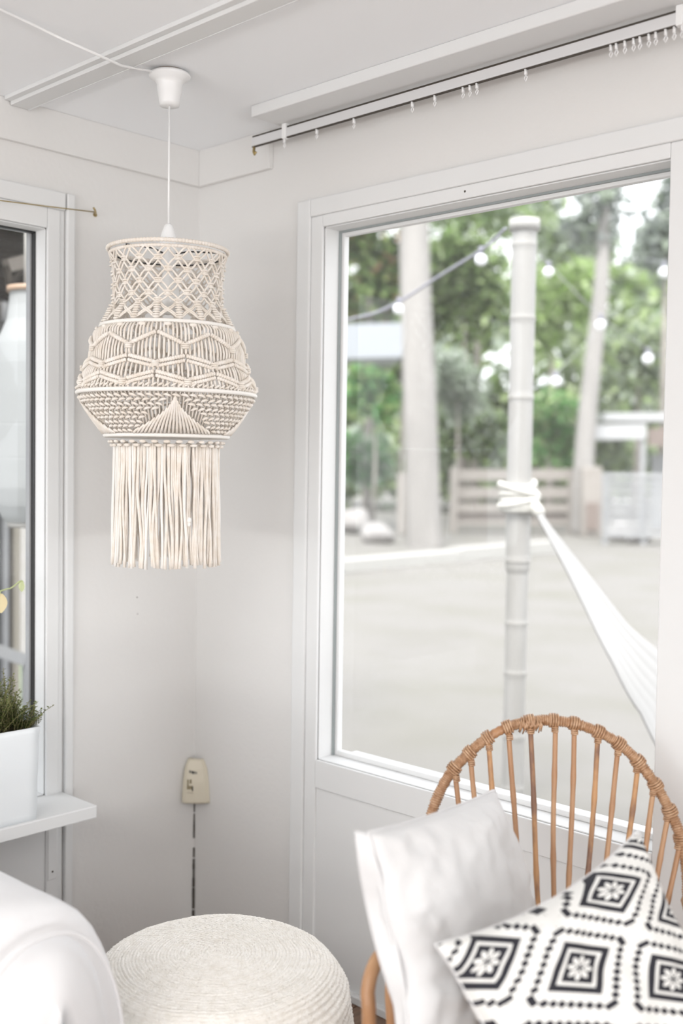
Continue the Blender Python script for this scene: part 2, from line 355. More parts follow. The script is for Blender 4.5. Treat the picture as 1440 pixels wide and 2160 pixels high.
mb.f.append((5, 4, 3, 2, 1, 0)); mb.f.append(tuple(30+k for k in range(6)))
part('case', mb, M['beige'], bx, bevel=.0015)
def plate(a0, a1, z0, z1, m, nm, e=.0012):
    def dep(z): return .063+(z-.388)*(.058-.063)/.062 if z < .45 else .058+(z-.45)*(.050-.058)/.04
    m_ = MB(); a0 += .008; a1 += .008; o_ = [bp(a0, dep(z0)+e, z0), bp(a1, dep(z0)+e, z0), bp(a1, dep(z1)+e, z1), bp(a0, dep(z1)+e, z1)]
    i_ = [p-ey*.004 for p in o_]; m_.v += o_+i_; m_.f += [(0,1,2,3), (7,6,5,4), (0,4,5,1), (1,5,6,2), (2,6,7,3), (3,7,4,0)]
    return part(nm, m_, m, bx)
for k, (a0, a1, z0, z1) in enumerate(((-.019, -.015, .4775, .485), (-.013, -.009, .4765, .4835), (-.009, -.004, .4745, .4825), (-.003, .000, .4755, .4815), (.002, .0045, .4745, .4805))): plate(a0, a1, z0, z1, M['black'], 'lettering')
plate(-.025, -.020, .428, .458, M['olive'], 'slot'); plate(-.0255, -.007, .428, .4385, M['olive'], 'slot', .0014); plate(-.010, -.006, .423, .437, M['gap'], 'slot', .0016)
plate(-.017, -.011, .446, .458, M['olive'], 'button', .0022)
for a0 in (-.024, -.020, -.0155, -.012, -.0085): plate(a0, a0+.0025, .417-.0004*(a0*1000+24)*.25, .4185-.0004*(a0*1000+24)*.25, M['olive'], 'lettering')

# ================================================================== LAMP
LX, LY = .493, -.493
LC = Vector((LX, LY, 0)); FA = radians(-37.2)
lamp = thing('pendant_lamp', 'cream macrame pendant lamp with long fringe hanging in the corner from the ceiling', 'lamp', (LX, LY, CZ))
def Lp(th, r, z): return LC + Vector((r*cos(FA+th), r*sin(FA+th), z))
prof_ = [(1.9625, .146), (1.93, .134), (1.88, .130), (1.83, .131), (1.80, .146), (1.773, .160), (1.757, .175), (1.73, .181), (1.69, .188), (1.645, .205), (1.610, .217), (1.58, .200), (1.545, .175), (1.507, .150), (1.49, .136), (1.47, .128), (1.15, .127)]
def RR(z):
    for (z0, r0), (z1, r1) in zip(prof_, prof_[1:]):
        if z0 >= z >= z1: return r0+(r1-r0)*(z0-z)/(z0-z1)
    return prof_[0][1] if z > prof_[0][0] else prof_[-1][1]
def S(th, z, off=0): return Lp(th, RR(z)+off, z)
# ceiling rose
rz = [(.010, 2.396), (.048, 2.393), (.051, 2.388), (.050, 2.384), (.036, 2.376), (.031, 2.366), (.030, 2.352), (.0275, 2.338), (.0255, 2.325), (.024, 2.3155), (.008, 2.3145)]
MB().rev(rz, 32, LC).build('ceiling_rose', M['plastic'], lamp)
MB().rev([(.035, 2.394), (.0352, CZ)], 24, LC).build('rose_hole_plate', mat('brown_plate', (.30, .25, .22), .8), lamp)
MB().tube([LC+Vector((0, 0, 2.315)), LC+Vector((0, 0, 2.15)), LC+Vector((.0005, 0, 2.02))], .0028, 8).build('cable', M['plastic'], lamp)
pts = [LC+Vector((0, -.04, 2.388)), P(300, 147, 'z', 2.388), P(255, 138, 'z', 2.366), P(200, 113, 'z', 2.355), P(130, 82, 'z', 2.378), P(75, 55, 'z', 2.388), P(0, 20, 'z', 2.390), P(-150, -60, 'z', 2.392), Vector((3.0, -1.9, 2.392))]
pts = pts[:8]
MB().tube(pts, .0032, 8).build('ceiling_cable', M['plastic'], lamp, label='white cable running along the ceiling to the lamp')
MB().rev([(.005, 2.030), (.010, 2.026), (.0145, 2.014), (.0195, 1.998), (.021, 1.992), (.0205, 1.965), (.019, 1.94), (.018, 1.915)], 24, LC).build('lamp_holder', M['plastic'], lamp)
MB().rev([(.013, 1.915), (.014, 1.905), (.022, 1.885), (.029, 1.862), (.031, 1.845), (.028, 1.828), (.018, 1.813), (.004, 1.807)], 20, LC).build('bulb', mat('frosted_bulb', (.85, .85, .84), .2), lamp)
for k in range(3):
    a = radians(38+120*k); MB().tube([LC+Vector((.016*cos(a), .016*sin(a), 1.955)), LC+Vector((.05*cos(a), .05*sin(a), 1.962)), LC+Vector((.14*cos(a), .14*sin(a), 1.9565))], .0020, 6).build('spider_wire', M['black'], lamp)
MB().tube([LC+Vector((.136*cos(a_*pi/24), .136*sin(a_*pi/24), 1.953)) for a_ in range(48)], .0019, 6, closed=True).build('wire_hoop', M['black'], lamp, label='black wire hoop showing inside the top of the shade')
def ring(z, rad, rr, bumps=0, name='shade_ring', m='cotton_w', n=240):
    MB().tube([Lp(2*pi*i/n, rad, z) for i in range(n)], [rr*(1+bumps*(.5+.5*sin(i*2*pi/n*110))) for i in range(n)], 8, closed=True).build(name, M[m], lamp)
ring(1.9625, .146, .0042, .35, m='cotton', n=480)
ring(1.9505, .141, .0034, .35, m='cotton', n=480)
ring(1.773, .162, .0052); ring(1.610, .2175, .0052); ring(1.507, .151, .0050)
cr = .0025
# knot mesh builder
def knot(mbx, p, out, w=.008, h=.006, wraps=2):
    up = Vector((0, 0, 1)); out = out.normalized(); side = up.cross(out).normalized()
    mbx.blob(p, side*w*.62, out*.0048, up*h*.95, 8, 5)
    for i in range(wraps):
        z = (i-(wraps-1)/2)*h*1.05/max(1, wraps-1)*1.2 if wraps > 1 else 0
        c_ = p+up*z
        mbx.tube([c_-side*w, c_-side*w*.6+out*.0045, c_+out*.0066, c_+side*w*.6+out*.0045, c_+side*w], [.0012, .0022, .0025, .0022, .0012], 6)
N1 = 18; zs = [1.9505, 1.925, 1.898, 1.870, 1.843, 1.822]
for r_ in range(1, 6):
    for k in range(N1):
        th = (k+.5*(r_ % 2))*2*pi/N1; z = zs[r_]+random.uniform(-.0015, .0015); out = Vector((cos(FA+th), sin(FA+th), 0))
        q = MB(); knot(q, S(th, z), out, .0108, .0070); q.build('knot', M['cotton'], lamp)
netc = MB()
for r_ in range(0, 5):
    for k in range(N1):
        th0 = (k+.5*(r_ % 2))*2*pi/N1
        for s in (-1, 1):
            th1 = th0+s*pi/N1
            for d in (-.0035, .0035):
                a = RR(zs[r_]); pts = []
                for t in range(7):
                    u = t/6; sp = d*(1+.55*sin(pi*u)); th = th0+(th1-th0)*u; z = zs[r_]+(zs[r_+1]-zs[r_])*u
                    pts.append(S(th+sp/a, z+s*sp*.5, .002*sin(pi*u)))
                netc.tube(pts, cr, 6)
netc.build('net_cord', M['cotton'], lamp, kind='stuff')
# sennit columns + crossing cords
for k in range(N1):
    th = (k+.5)*2*pi/N1; q = MB(); out = Vector((cos(FA+th), sin(FA+th), 0)); side = Vector((0,0,1)).cross(out)
    n = 7
    for i in range(n):
        z = 1.820-(i+.5)*(.041/n); p = S(th, z, .001)
        q.tube([p-side*.0085, p-side*.005+out*.004, p+out*.006, p+side*.005+out*.004, p+side*.0085], [.0012, .0022, .0028, .0022, .0012], 6)
    q.tube([S(th, 1.822), S(th, 1.80), S(th, 1.777)], .0045, 6)
    q.build('knotted_column', M['cotton'], lamp)
q = MB()
for k in range(N1):
    th0 = (k+.5)*2*pi/N1; th1 = (k+1.5)*2*pi/N1; tm = (th0+th1)/2
    for d in (-.0024, .0024):
        for a_, b_ in ((th0, th1), (th1, th0)):
            q.tube([S(a_, 1.822+d), S(tm+(a_-tm)*.35, 1.806+d), S(tm+(b_-tm)*.35, 1.795+d), S(b_, 1.779+d)], cr, 6)
q.build('crossing_cord', M['cotton'], lamp, kind='stuff')
# leaf band : ridges
NP = 9; per = 2*pi/NP; ph0 = radians(-7.8)
def tri(th):            # 1 at ph0 (ridge-1 peak), 0 half a period away
    u = ((th-ph0)/per) % 1; return abs(1-2*u)
R1 = lambda th: 1.716+.030*tri(th)
R2 = lambda th: 1.690-.017*tri(th)
R2b = lambda th: R2(th)-.011
R3 = lambda th: 1.632+.020*tri(th)
R3b = lambda th: R3(th)-.010
for RF, amp, rr in ((R1, 0, .0052), (R2, 0, .0052), (R2b, 0, .0044), (R3, 0, .0052), (R3b, 0, .0044)):
    for k in range(NP*2):
        a0 = ph0+k*per/2; a1 = a0+per/2; n = 45; q = MB()
        q.tube([S(a0+(a1-a0)*(.03+.94*i/n), RF(a0+(a1-a0)*(.03+.94*i/n)), .0045+.002*sin(pi*i/n)) for i in range(n+1)], [rr*(.72+.42*abs(sin(i/n*pi*11))) for i in range(n+1)], 7)
        q.build('knotted_ridge', M['cotton'], lamp)
q = MB(); NC = NP*13
for i in range(NC):
    th = 2*pi*i/NC+.01
    for top, bot, bul in ((lambda t: 1.771, R1, .004), (R1, R2, .005), (R2b, R3, .004), (R3b, lambda t: 1.613, .003)):
        zt, zb = top(th), bot(th)
        if zt-zb < .004: continue
        u = ((th-ph0)/per) % 1; c0 = ph0+round((th-ph0)/(per/2))*(per/2)
        wob = random.uniform(-.2, .2)*per/16
        pts = [S(th+wob*sin(pi*t/5), zt+(zb-zt)*t/5, bul*sin(pi*t/5)-.001) for t in range(6)]
        q.tube(pts, cr*random.uniform(.95, 1.2), 6)
q.build('leaf_cord', M['cotton'], lamp, kind='stuff')
for RF, sh in ((R1, .5), (R2, 0), (R3, .5)):
    for k in range(NP):
        th = ph0+per*(k+sh); z = RF(th)+(-.004); out = Vector((cos(FA+th), sin(FA+th), 0)); q = MB(); knot(q, S(th, z, .007), out, .010, .007, 3); q.build('knot', M['cotton'], lamp)
# little fringe of knots hiding the joint under ring 2 and above ring 3
q = MB()
for i in range(90):
    th = 2*pi*i/90; out = Vector((cos(FA+th), sin(FA+th), 0)); side = Vector((0,0,1)).cross(out); p = S(th, 1.621, .003)
    q.tube([p-side*.007-Vector((0,0,.004)), p+out*.004, p+side*.007+Vector((0,0,.004))], [.0016, .003, .0016], 6)
    if i % 5 == 0: p = S(th, 1.764, .004); q.blob(p, side*.010, out*.005, Vector((0,0,.005)))
    if i % 3 == 0: p = S(th, 1.492, .002); q.blob(p, side*.009, out*.005, Vector((0,0,.004)))
    if i % 3 == 1: p = S(th, 1.483, .002); q.blob(p, side*.010, out*.005, Vector((0,0,.004)))
q.build('joining_knots', M['cotton'], lamp, kind='stuff')
# woven basket band with four fans of straight cords
def infan(th, z):
    u = ((th-radians(5)+pi/4) % (pi/2))-pi/4; hw = .66*(1.603-z)/(1.603-1.512)
    return abs(u) < hw, u
q = MB(); rows = 9; cols = 66
for r_ in range(rows):
    z = 1.600-(r_+.4)*(.090/rows)
    for k in range(cols):
        th = (k+.5*(r_ % 2))*2*pi/cols
        ins, u = infan(th, z+.006)
        if ins: continue
        out = Vector((cos(FA+th), sin(FA+th), .55)).normalized(); side = Vector((-sin(FA+th), cos(FA+th), 0)); dn = out.cross(side)
        p = S(th, z, .002); sg = 1 if r_ % 2 else -1; l = RR(z)*pi/cols*1.05
        ax = (side*cos(.25*sg)+Vector((0,0,1))*sin(.25*sg))
        q.tube([p-ax*l-out*.001, p-ax*l*.45+out*.0025, p+out*.0038, p+ax*l*.45+out*.0025, p+ax*l-out*.001], [.0012, .0032, .0038, .0032, .0012], 6)
q.build('woven_knots', M['cotton'], lamp, kind='stuff')
q = MB()
for k in range(132):
    th = 2*pi*k/132; q.tube([S(th, 1.606, -.005), S(th, 1.56, -.004), S(th, 1.508, -.003)], .0020, 5)
q.build('backing_cord', M['cotton'], lamp, kind='stuff')
q = MB()
for f4 in range(4):
    c0 = radians(5)+f4*pi/2
    for i in range(23):
        v = (i-11)/11; hw = .66; zb = 1.512; th1 = c0+v*hw; zt = 1.600-abs(v)*(1.600-1.512)*.97; tht = c0+v*hw*(1.603-zt)/(1.603-1.512)*.92
        if zt-zb < .006: continue
        q.tube([S(tht*(1-t/5)+th1*t/5, zt+(zb-zt)*t/5, .003+.003*sin(pi*t/5)) for t in range(6)], .0030, 6)
q.build('fan_cord', M['cotton'], lamp, kind='stuff')
# fringe: 132 single cords
for k in range(150):
    th = 2*pi*k/150+random.uniform(-.01, .01); rad = .126+random.uniform(-.004, .003); zt = 1.487; zb = 1.192+random.uniform(-.006, .006)
    p1, p2 = random.uniform(0, 6), random.uniform(0, 6); am = random.uniform(.001, .005); dr = random.uniform(-.012, .012)
    pts = []
    for t in range(15):
        u = t/14; e = min(1, u*3); tt = th+(am*sin(p1+u*7)+dr*u)*e/.126*.9; pts.append(Lp(tt, rad+.002*sin(p2+u*5)*e+.004*u*u, zt+(zb-zt)*u))
    rr = [random.uniform(.0030, .0038)]*14+[.0046]
    MB().tube(pts, rr, 6).build('fringe_cord', M['cotton'] if random.random() < .75 else M['cotton_w'], lamp)
kz = S(radians(25), 1.31, .001); q = MB()
kp = Lp(radians(24), .131, 1.305); q.blob(kp, Vector((.006,0,0)), Vector((0,.006,0)), Vector((0,0,.008))); q.blob(kp-Vector((0,0,.010)), Vector((.005,0,0)), Vector((0,.005,0)), Vector((0,0,.006)))
q.build('loose_knot', M['cotton_w'], lamp)

# ================================================================== POUF
PC = Vector((.925, -.68, FZ)); pouf = thing('jute_pouf', 'round cream braided jute pouf on the floor in the corner', 'pouf', PC)
prof = []; NR = 46
def pr(s):     # s 0 centre top .. 1 floor : superellipse dome
    if s < .62: r = .282*(s/.62)**.98; z = .422-.030*(r/.282)**2.2-.055*max(0, (r/.282-.80)/.2)**2.0; return r, z
    t = (s-.62)/.38; return .282+.013*sin(pi*min(1, t*1.1)), .337-.325*t
steps = NR*5
for i in range(steps+1):
    s = i/steps; r, z = pr(max(s, .004)); r2, z2 = pr(min(1, max(s, .004)+.003)); n = Vector((z-z2, r2-r)) if True else None
    if n.length > 0: n.normalize()
    b = .0036*abs(sin(pi*s*NR*1.35)); prof.append((max(.0005, r+n.x*b), z+n.y*b, s))
mb = MB(); mb.rev([(a, b) for a, b, c in prof], 260, PC, fn=lambda i, a, r, z: .0012*sin(a*max(6, int(r*520))+i)+.003*noise.noise(Vector((cos(a)*r*14, sin(a)*r*14, z*14))))
for v in mb.v:
    v.z += .004*noise.noise(v*6)+.0016*noise.noise(v*70)
mb.build('braided_cover', M['jute'], pouf)

# ================================================================== CHAIR
vh = Vector((cos(yaw), sin(yaw), 0)); rh = Vector((sin(yaw), -cos(yaw), 0))
def K(px, d, zz): return Vector((CAM.x, CAM.y, 0))+vh*d+rh*((px-720)/F*d)+Vector((0, 0, zz))
chair = thing('rattan_chair', 'round-backed rattan armchair with fanned cane spindles below the garden window', 'chair', K(1165, 2.1, FZ))
def onback(x, y):   # depth of the reclined back plane at pixel y
    return 2.27-(y-1513)*.00026
hoop_px = [(905, 1860), (900, 1780), (912, 1710), (935, 1655), (960, 1618), (985, 1593), (1012, 1568), (1040, 1549), (1070, 1534), (1105, 1524), (1150, 1519), (1210, 1526), (1262, 1544), (1305, 1569), (1345, 1606), (1382, 1656), (1412, 1710), (1436, 1770), (1448, 1840), (1450, 1900)]
def crom(pts, k=6):
    out = []
    for i in range(len(pts)-1):
        p0, p1, p2, p3 = pts[max(i-1, 0)], pts[i], pts[i+1], pts[min(i+2, len(pts)-1)]
        for j in range(k):
            t = j/k; out.append(.5*((2*p1)+(p2-p0)*t+(2*p0-5*p1+4*p2-p3)*t*t+(3*p1-p0-3*p2+p3)*t**3))
    out.append(pts[-1]); return out
hp = [PD(x, y, onback(x, y)) for x, y in hoop_px]
# arms continue forward and down to the front legs
La = [PD(890, 1950, 2.08), PD(858, 1984, 2.00), PD(826, 1998, 1.93), PD(795, 2025, 1.88), PD(776, 2085, 1.85), PD(778, 2170, 1.84)]
La += [Vector((La[-1].x, La[-1].y, .18)), Vector((La[-1].x+.01, La[-1].y+.01, FZ+.01))]
Ra = [PD(1470, 1960, 2.06), PD(1515, 2010, 1.98), PD(1560, 2035, 1.90), PD(1590, 2070, 1.84), PD(1602, 2130, 1.80), PD(1600, 2220, 1.79)]
Ra += [Vector((Ra[-1].x, Ra[-1].y, .18)), Vector((Ra[-1].x, Ra[-1].y, FZ+.01))]
back = crom(hp, 10)
MB().tube(back, [.0098+.0006*sin(i*1.7) for i in range(len(back))], 12).build('back_hoop', M['rattan'], chair)
for nm, arm, st in (('arm', La, hp[0]), ('arm', Ra, hp[-1])):
    pl = crom([st]+arm, 6); MB().tube(pl, .0125, 12).build(nm, M['rattan'], chair)
    q = MB()
    for i in range(0, 20, 1):
        a = pl[i]; b = pl[i+1]; q.tube([a, a.lerp(b, .5)], .0138, 10)
    q.build('arm_wrapping', M['wrap'], chair)
# close wrapping of cane skin round the hoop
q = MB(); dense = crom(hp, 12); n = len(dense)
for i in range(0, n-1, 1):
    a, b = dense[i], dense[min(i+1, n-1)]; t = (b-a)
    if noise.noise(Vector((i*.03, 5, 0))) < -.22: continue
    m1 = a.lerp(b, .15); m2 = a.lerp(b, .85); mm = a.lerp(b, .5)
    rr = .0116+random.uniform(-.0007, .0010); q.tube([m1, mm, m2], [rr*.94, rr, rr*.94], 10)
q.build('hoop_wrapping', M['wrap'], chair, kind='stuff')
sp = [((960, 1625), 1048, 0), ((992, 1592), 1066, 0), ((1030, 1560), 1090, 1), ((1073, 1538), 1130, 0), ((1118, 1525), 1156, 1), ((1170, 1522), 1170, 0), ((1212, 1527), 1190, 0), ((1262, 1545), 1212, 1), ((1305, 1571), 1228, 0), ((1345, 1607), 1262, 1), ((1380, 1655), 1290, 0), ((1410, 1708), 1312, 0), ((1434, 1768), 1335, 0)]
seat_z = .30
for (tx, ty), bxp, dk in sp:
    a = PD(tx, ty, onback(tx, ty)-.004); b = PD(bxp, 2200, 2.085); b = a.lerp(b, 1.0)
    m = 22; pts = []; rr = []
    bow = (tx-1170)/300*.012
    for i in range(m+1):
        u = i/m; p = a.lerp(b, u)+rh*(bow*sin(pi*u))+vh*(.012*sin(pi*u))+rh*.0012*sin(u*9+tx)
        pts.append(p); nd = any(abs(u-x0) < .024 for x0 in (.18+(tx % 7)*.02, .45+(tx % 5)*.02, .72+(tx % 3)*.03)); rr.append(.0054*(1.17 if nd else 1)*(1-.05*u))
    MB().tube(pts, rr, 9).build('spindle', M['rattan_d'] if dk else M['rattan'], chair)
    # binding where it meets the hoop : vertical strap over hoop + neck wraps
    t = (b-a).normalized(); q = MB(); nrm = vh
    hcx = PD(tx, ty, onback(tx, ty)); rad = .0145
    # direction along the hoop
    j = min(range(len(back)), key=lambda i_: (back[i_]-hcx).length); ht = (back[min(j+1, len(back)-1)]-back[max(j-1, 0)]).normalized(); hn = ht.cross(vh).normalized(); hc = back[j]
    for o_ in (-.0075, -.0025, .0025, .0075):
        c_ = hc+ht*o_; q.tube([c_+(hn*cos(an*pi/6)+vh*sin(an*pi/6))*(rad-.0012*abs(o_)/.0075) for an in range(12)], .0024, 6, closed=True)
    for o_ in (.012, .016, .020): q.tube([a+t*o_+(rh*cos(an*pi/5)+vh*sin(an*pi/5))*.0062 for an in range(10)], .0020, 5, closed=True)
    q.build('binding', M['wrap'], chair)
# frayed splice near top of hoop
q = MB()
for i in range(14):
    x = 1096+i*3.4; c_ = PD(x, 1530-(i % 3)*2, 2.262); h = random.uniform(.012, .019); q.tube([c_+Vector((0, 0, h))+rh*random.uniform(-.004, .004), c_-vh*.012, c_-Vector((0, 0, h))+rh*random.uniform(-.004, .004)], [.0008, .0026, .0014], 6)
q.build('frayed_splice', M['wrap'], chair)
# seat, apron and legs (mostly hidden by the cushions)
sc = K(1180, 1.86, seat_z); ring_ = [sc+rh*(.30*cos(2*pi*i/40))+vh*(.235*sin(2*pi*i/40)) for i in range(40)]
MB().tube(ring_, .012, 10, closed=True).build('seat_ring', M['rattan'], chair)
MB().grid(lambda u, v: sc+rh*(.292*v*cos(2*pi*u))+vh*(.227*v*sin(2*pi*u))-Vector((0, 0, .02*(1-v*v)-.002*sin(v*90))), 48, 40, True).build('woven_seat', M['wrap'], chair)
for sx, sy in ((-.24, .17), (.24, .17)):
    a = sc+rh*sx+vh*sy; MB().tube([a, a+rh*sx*.05+vh*.01-Vector((0, 0, .15)), Vector((a.x, a.y, FZ+.01))+rh*sx*.08], .0125, 10).build('leg', M['rattan'], chair)
for arm in (La, Ra):
    a = arm[5]; MB().tube([Vector((a.x, a.y, seat_z-.02)), sc+rh*((a-sc).dot(rh)*.9)+vh*(-.08)+Vector((0, 0, -.02))], .010, 8).build('seat_brace', M['rattan'], chair)
# lower left leg loop seen beside the cushion
a = PD(822, 2100, 2.06); MB().tube([a+Vector((0, 0, .06)), a, PD(826, 2170, 2.05), Vector((a.x, a.y, .06)), Vector((a.x, a.y, FZ+.01))], .010, 10).build('rear_leg', M['rattan'], chair)

# ================================================================== CUSHIONS
def cushion(name, A, Bc, D, Cc, T, m, label, nu=64, pinch=.06, wr=.004, uvfn=None, flip=1, seed=0):
    A, Bc, D, Cc = map(Vector, (A, Bc, D, Cc)); nrm = (Bc-A).cross(D-A).normalized()*flip; cen = (A+Bc+D+Cc)/4
    mb_ = MB(); uv = []
    def edge(s, t):
        # concave sides
        x, y = 2*s-1, 2*t-1; k = pinch
        x2 = x*(1-k*(1-y*y)*abs(x)**2); y2 = y*(1-k*(1-x*x)*abs(y)**2); return (x2+1)/2, (y2+1)/2
    for side in (1, -1):
        base = len(mb_.v)
        for j in range(nu+1):
            for i in range(nu+1):
                s, t = i/nu, j/nu; s2, t2 = edge(s, t); p = (A*(1-s2)+Bc*s2)*(1-t2)+(D*(1-s2)+Cc*s2)*t2
                x, y = 2*s-1, 2*t-1; ex_ = max(0, (1-x*x)*(1-y*y)); h = T*ex_**.42
                en = 1-max(abs(x), abs(y))
                w_ = wr*noise.noise(Vector((s*5+seed, t*5, side*3+seed)))*min(1, en*8)+wr*.8*noise.noise(Vector((s*14+seed, t*14, 2)))*min(1, en*6)*(1.4-ex_)
                ed = .008*noise.noise(Vector((s*6, t*6, seed+7)))
                mb_.v.append(p+nrm*side*(h+w_)+nrm*ed); uv.append((s, t) if uvfn is None else uvfn(s2, t2))
        for j in range(nu):
            for i in range(nu):
                q_ = (base+j*(nu+1)+i, base+j*(nu+1)+i+1, base+(j+1)*(nu+1)+i+1, base+(j+1)*(nu+1)+i); mb_.f.append(q_ if side > 0 else q_[::-1])
    mb_.uv = uv; t_ = thing(name, label, 'cushion', cen); o = mb_.build('cover', m, t_)
    seam = []
    for i in range(nu): seam.append(i/nu); 
    loop = [(s, 0) for s in seam]+[(1, s) for s in seam]+[(1-s, 1) for s in seam]+[(0, 1-s) for s in seam]; pp = []
    for s, t in loop:
        s2, t2 = edge(s, t); pp.append((A*(1-s2)+Bc*s2)*(1-t2)+(D*(1-s2)+Cc*s2)*t2+nrm*(.008*noise.noise(Vector((s*6, t*6, seed+7)))))
    return t_, pp, o
# white cushion turned towards the middle of the chair
A = PD(775, 1757, 1.77); Bc = PD(1043, 1667, 2.13); D = PD(872, 2250, 1.70); Cc = PD(1165, 2130, 2.02)
t1, loop, _ = cushion('cushion', A, Bc, D, Cc, .075, M['linen'], 'plain white linen cushion standing against the left side of the rattan chair', pinch=.035, wr=.008, seed=3)
MB().tube([p for p in loop], .0035, 6, closed=True).build('piping', M['linen'], t1)
# flanged edge flap on the near side
q = MB(); near = [A.lerp(D, i/20) for i in range(21)]
q.grid(lambda u, v: A.lerp(D, v)+(-rh*.040+vh*.024)*u*(.55+.45*sin(pi*min(1, v*1.3)))+rh*(.012*sin(pi*v))-vh*.008*sin(v*13), 6, 40)
fo = q.build('flap', M['linen'], t1); sm = fo.modifiers.new('thickness', 'SOLIDIFY'); sm.thickness = .006
# patterned cushion
def pattern():
    m = mat('printed_cotton', (.78, .78, .76), .85, bump=.2, bscale=400, bdist=.0005); nt = m.node_tree; N = nt.nodes; L = nt.links; p = N['Principled BSDF']
    uv = N.new('ShaderNodeUVMap'); sep = N.new('ShaderNodeSeparateXYZ'); L.new(uv.outputs[0], sep.inputs[0])
    def m_(op, a, b=None, c=None):
        n = N.new('ShaderNodeMath'); n.operation = op
        for i, q_ in enumerate((a, b, c)):
            if q_ is None: continue
            if isinstance(q_, (int, float)): n.inputs[i].default_value = q_
            else: L.new(q_, n.inputs[i])
        return n.outputs[0]
    def cell(o): return m_('SUBTRACT', m_('FRACT', m_('ADD', o, .5)), .5)
    cx, cy = cell(sep.outputs[0]), cell(sep.outputs[1]); ax, ay = m_('ABSOLUTE', cx), m_('ABSOLUTE', cy)
    d = m_('MAXIMUM', ax, ay); ismax = m_('GREATER_THAN', ax, ay)
    b = m_('ADD', m_('MULTIPLY', ismax, ay), m_('MULTIPLY', m_('SUBTRACT', 1, ismax), ax))
    def band(v, lo, hi): return m_('MULTIPLY', m_('GREATER_THAN', v, lo), m_('LESS_THAN', v, hi))
    k1 = band(d, .203, .272); k2 = m_('LESS_THAN', d, .166)
    r = m_('SQRT', m_('ADD', m_('MULTIPLY', cx, cx), m_('MULTIPLY', cy, cy))); an = m_('ARCTAN2', cy, cx)
    c8 = m_('COSINE', m_('MULTIPLY', an, 8)); lim = m_('ADD', .118, m_('MULTIPLY', c8, .026)); inner = m_('ADD', .030, m_('MULTIPLY', m_('COSINE', m_('MULTIPLY', an, 4)), .014))
    pet = m_('MULTIPLY', m_('LESS_THAN', r, lim), m_('GREATER_THAN', r, inner))
    notch = m_('GREATER_THAN', m_('ADD', c8, m_('MULTIPLY', r, 3)), -.55); pet = m_('MULTIPLY', pet, notch)
    k2 = m_('MULTIPLY', k2, m_('SUBTRACT', 1, pet))
    pt = .0885; fb = m_('MULTIPLY', m_('ABSOLUTE', m_('SUBTRACT', m_('FRACT', m_('ADD', m_('DIVIDE', b, pt), .5)), .5)), pt)
    dia = m_('LESS_THAN', m_('ADD', m_('MULTIPLY', m_('ABSOLUTE', m_('SUBTRACT', d, .398)), 1.0), m_('MULTIPLY', fb, 1.0)), .047)
    tot = m_('MINIMUM', m_('ADD', m_('ADD', k1, k2), dia), 1)
    mx = N.new('ShaderNodeMix'); mx.data_type = 'RGBA'; L.new(tot, mx.inputs[0]); mx.inputs[6].default_value = (.78, .78, .76, 1); mx.inputs[7].default_value = (.018, .018, .026, 1)
    L.new(mx.outputs[2], p.inputs['Base Color']); return m
def c2w(v): return CAM+RX*v[0]+UX*v[1]+_f*v[2]
KS = .93; A = c2w(Vector((.153, -.706, 1.78))*KS); Bc = c2w(Vector((.544, -.585, 2.0))*KS); AD = c2w((.18, -.40, -.1))-CAM
pv, qv = (.300, .150), (-.195, .262); det = pv[0]*qv[1]-pv[1]*qv[0]
def uvl(s, t):
    return (2.0444*s+4.0284*t-1.6549+1.0216*s*t-.4943*s*s-3.4737*t*t, -1.3382*s+2.7104*t-.1569+.4715*s*t-.5718*s*s+.2668*t*t)
t2, loop, _ = cushion('cushion', A, Bc, A+AD, Bc+AD, .085, pattern(), 'white cushion printed with black squares and diamonds, leaning in the rattan chair', nu=90, pinch=.12, wr=.007, uvfn=uvl, seed=11, flip=-1)
MB().tube(loop, .0022, 6, closed=True).build('seam', M['linen'], t2)

# ================================================================== SOFA ARM (near, out of focus)
sofa = thing('sofa', 'white slipcovered sofa, its rounded arm in the lower left foreground', 'sofa', (.6, -1.9, FZ))
def armsec(ny, nz, x, y0, y1, top, r):
    pass
def rounded(x0, x1, y0, y1, z0, z1, ry, rx, name, par, seed=0, nu=44, nv=60, m='slip', wob=.006, n_=3.2):
    # rounded box: cross-section in YZ with round top; softened ends in X
    def fn(u, v):
        x = x0+(x1-x0)*v; e = min(v, 1-v)*(x1-x0)/rx; sh = sqrt(max(0, 1-(1-min(1, e))**2)); ins = (1-sh)*rx*.9
        a = 2*pi*u; c_, s_ = cos(a), sin(a)
        k = (abs(c_)**n_+abs(s_)**n_)**(-1/n_); hy, hz = (y1-y0)/2-ins, (z1-z0)/2-ins*.8
        p = Vector((x, (y0+y1)/2+c_*k*hy, (z0+z1)/2+s_*k*hz)); nn = wob*noise.noise(p*5+Vector((seed, 0, 0)))+wob*.5*noise.noise(p*13)
        return p+Vector((nn*.5, c_*nn, s_*nn))
    q_ = MB().grid(fn, nu, nv, True); b0 = len(q_.v)-nu; q_.f.append(tuple(range(nu))[::-1]); q_.f.append(tuple(b0+i for i in range(nu)))
    return q_.build(name, M[m], par)
rounded(.20, 1.085, -1.40, -1.012, FZ+.03, .692, .15, .05, 'arm', sofa, 1, n_=2.3)
rounded(.80, 1.165, -1.384, -1.028, FZ+.04, .676, .15, .20, 'arm_front', sofa, 5, n_=2.3)
rounded(.45, 1.02, -3.1, -1.44, .12, .46, .1, .1, 'seat_cushion', sofa, 2)
rounded(.21, .50, -3.1, -1.36, .1, .84, .1, .1, 'backrest', sofa, 3)
rounded(.20, 1.16, -3.45, -3.12, FZ+.03, .655, .15, .12, 'arm', sofa, 4)
pts = []
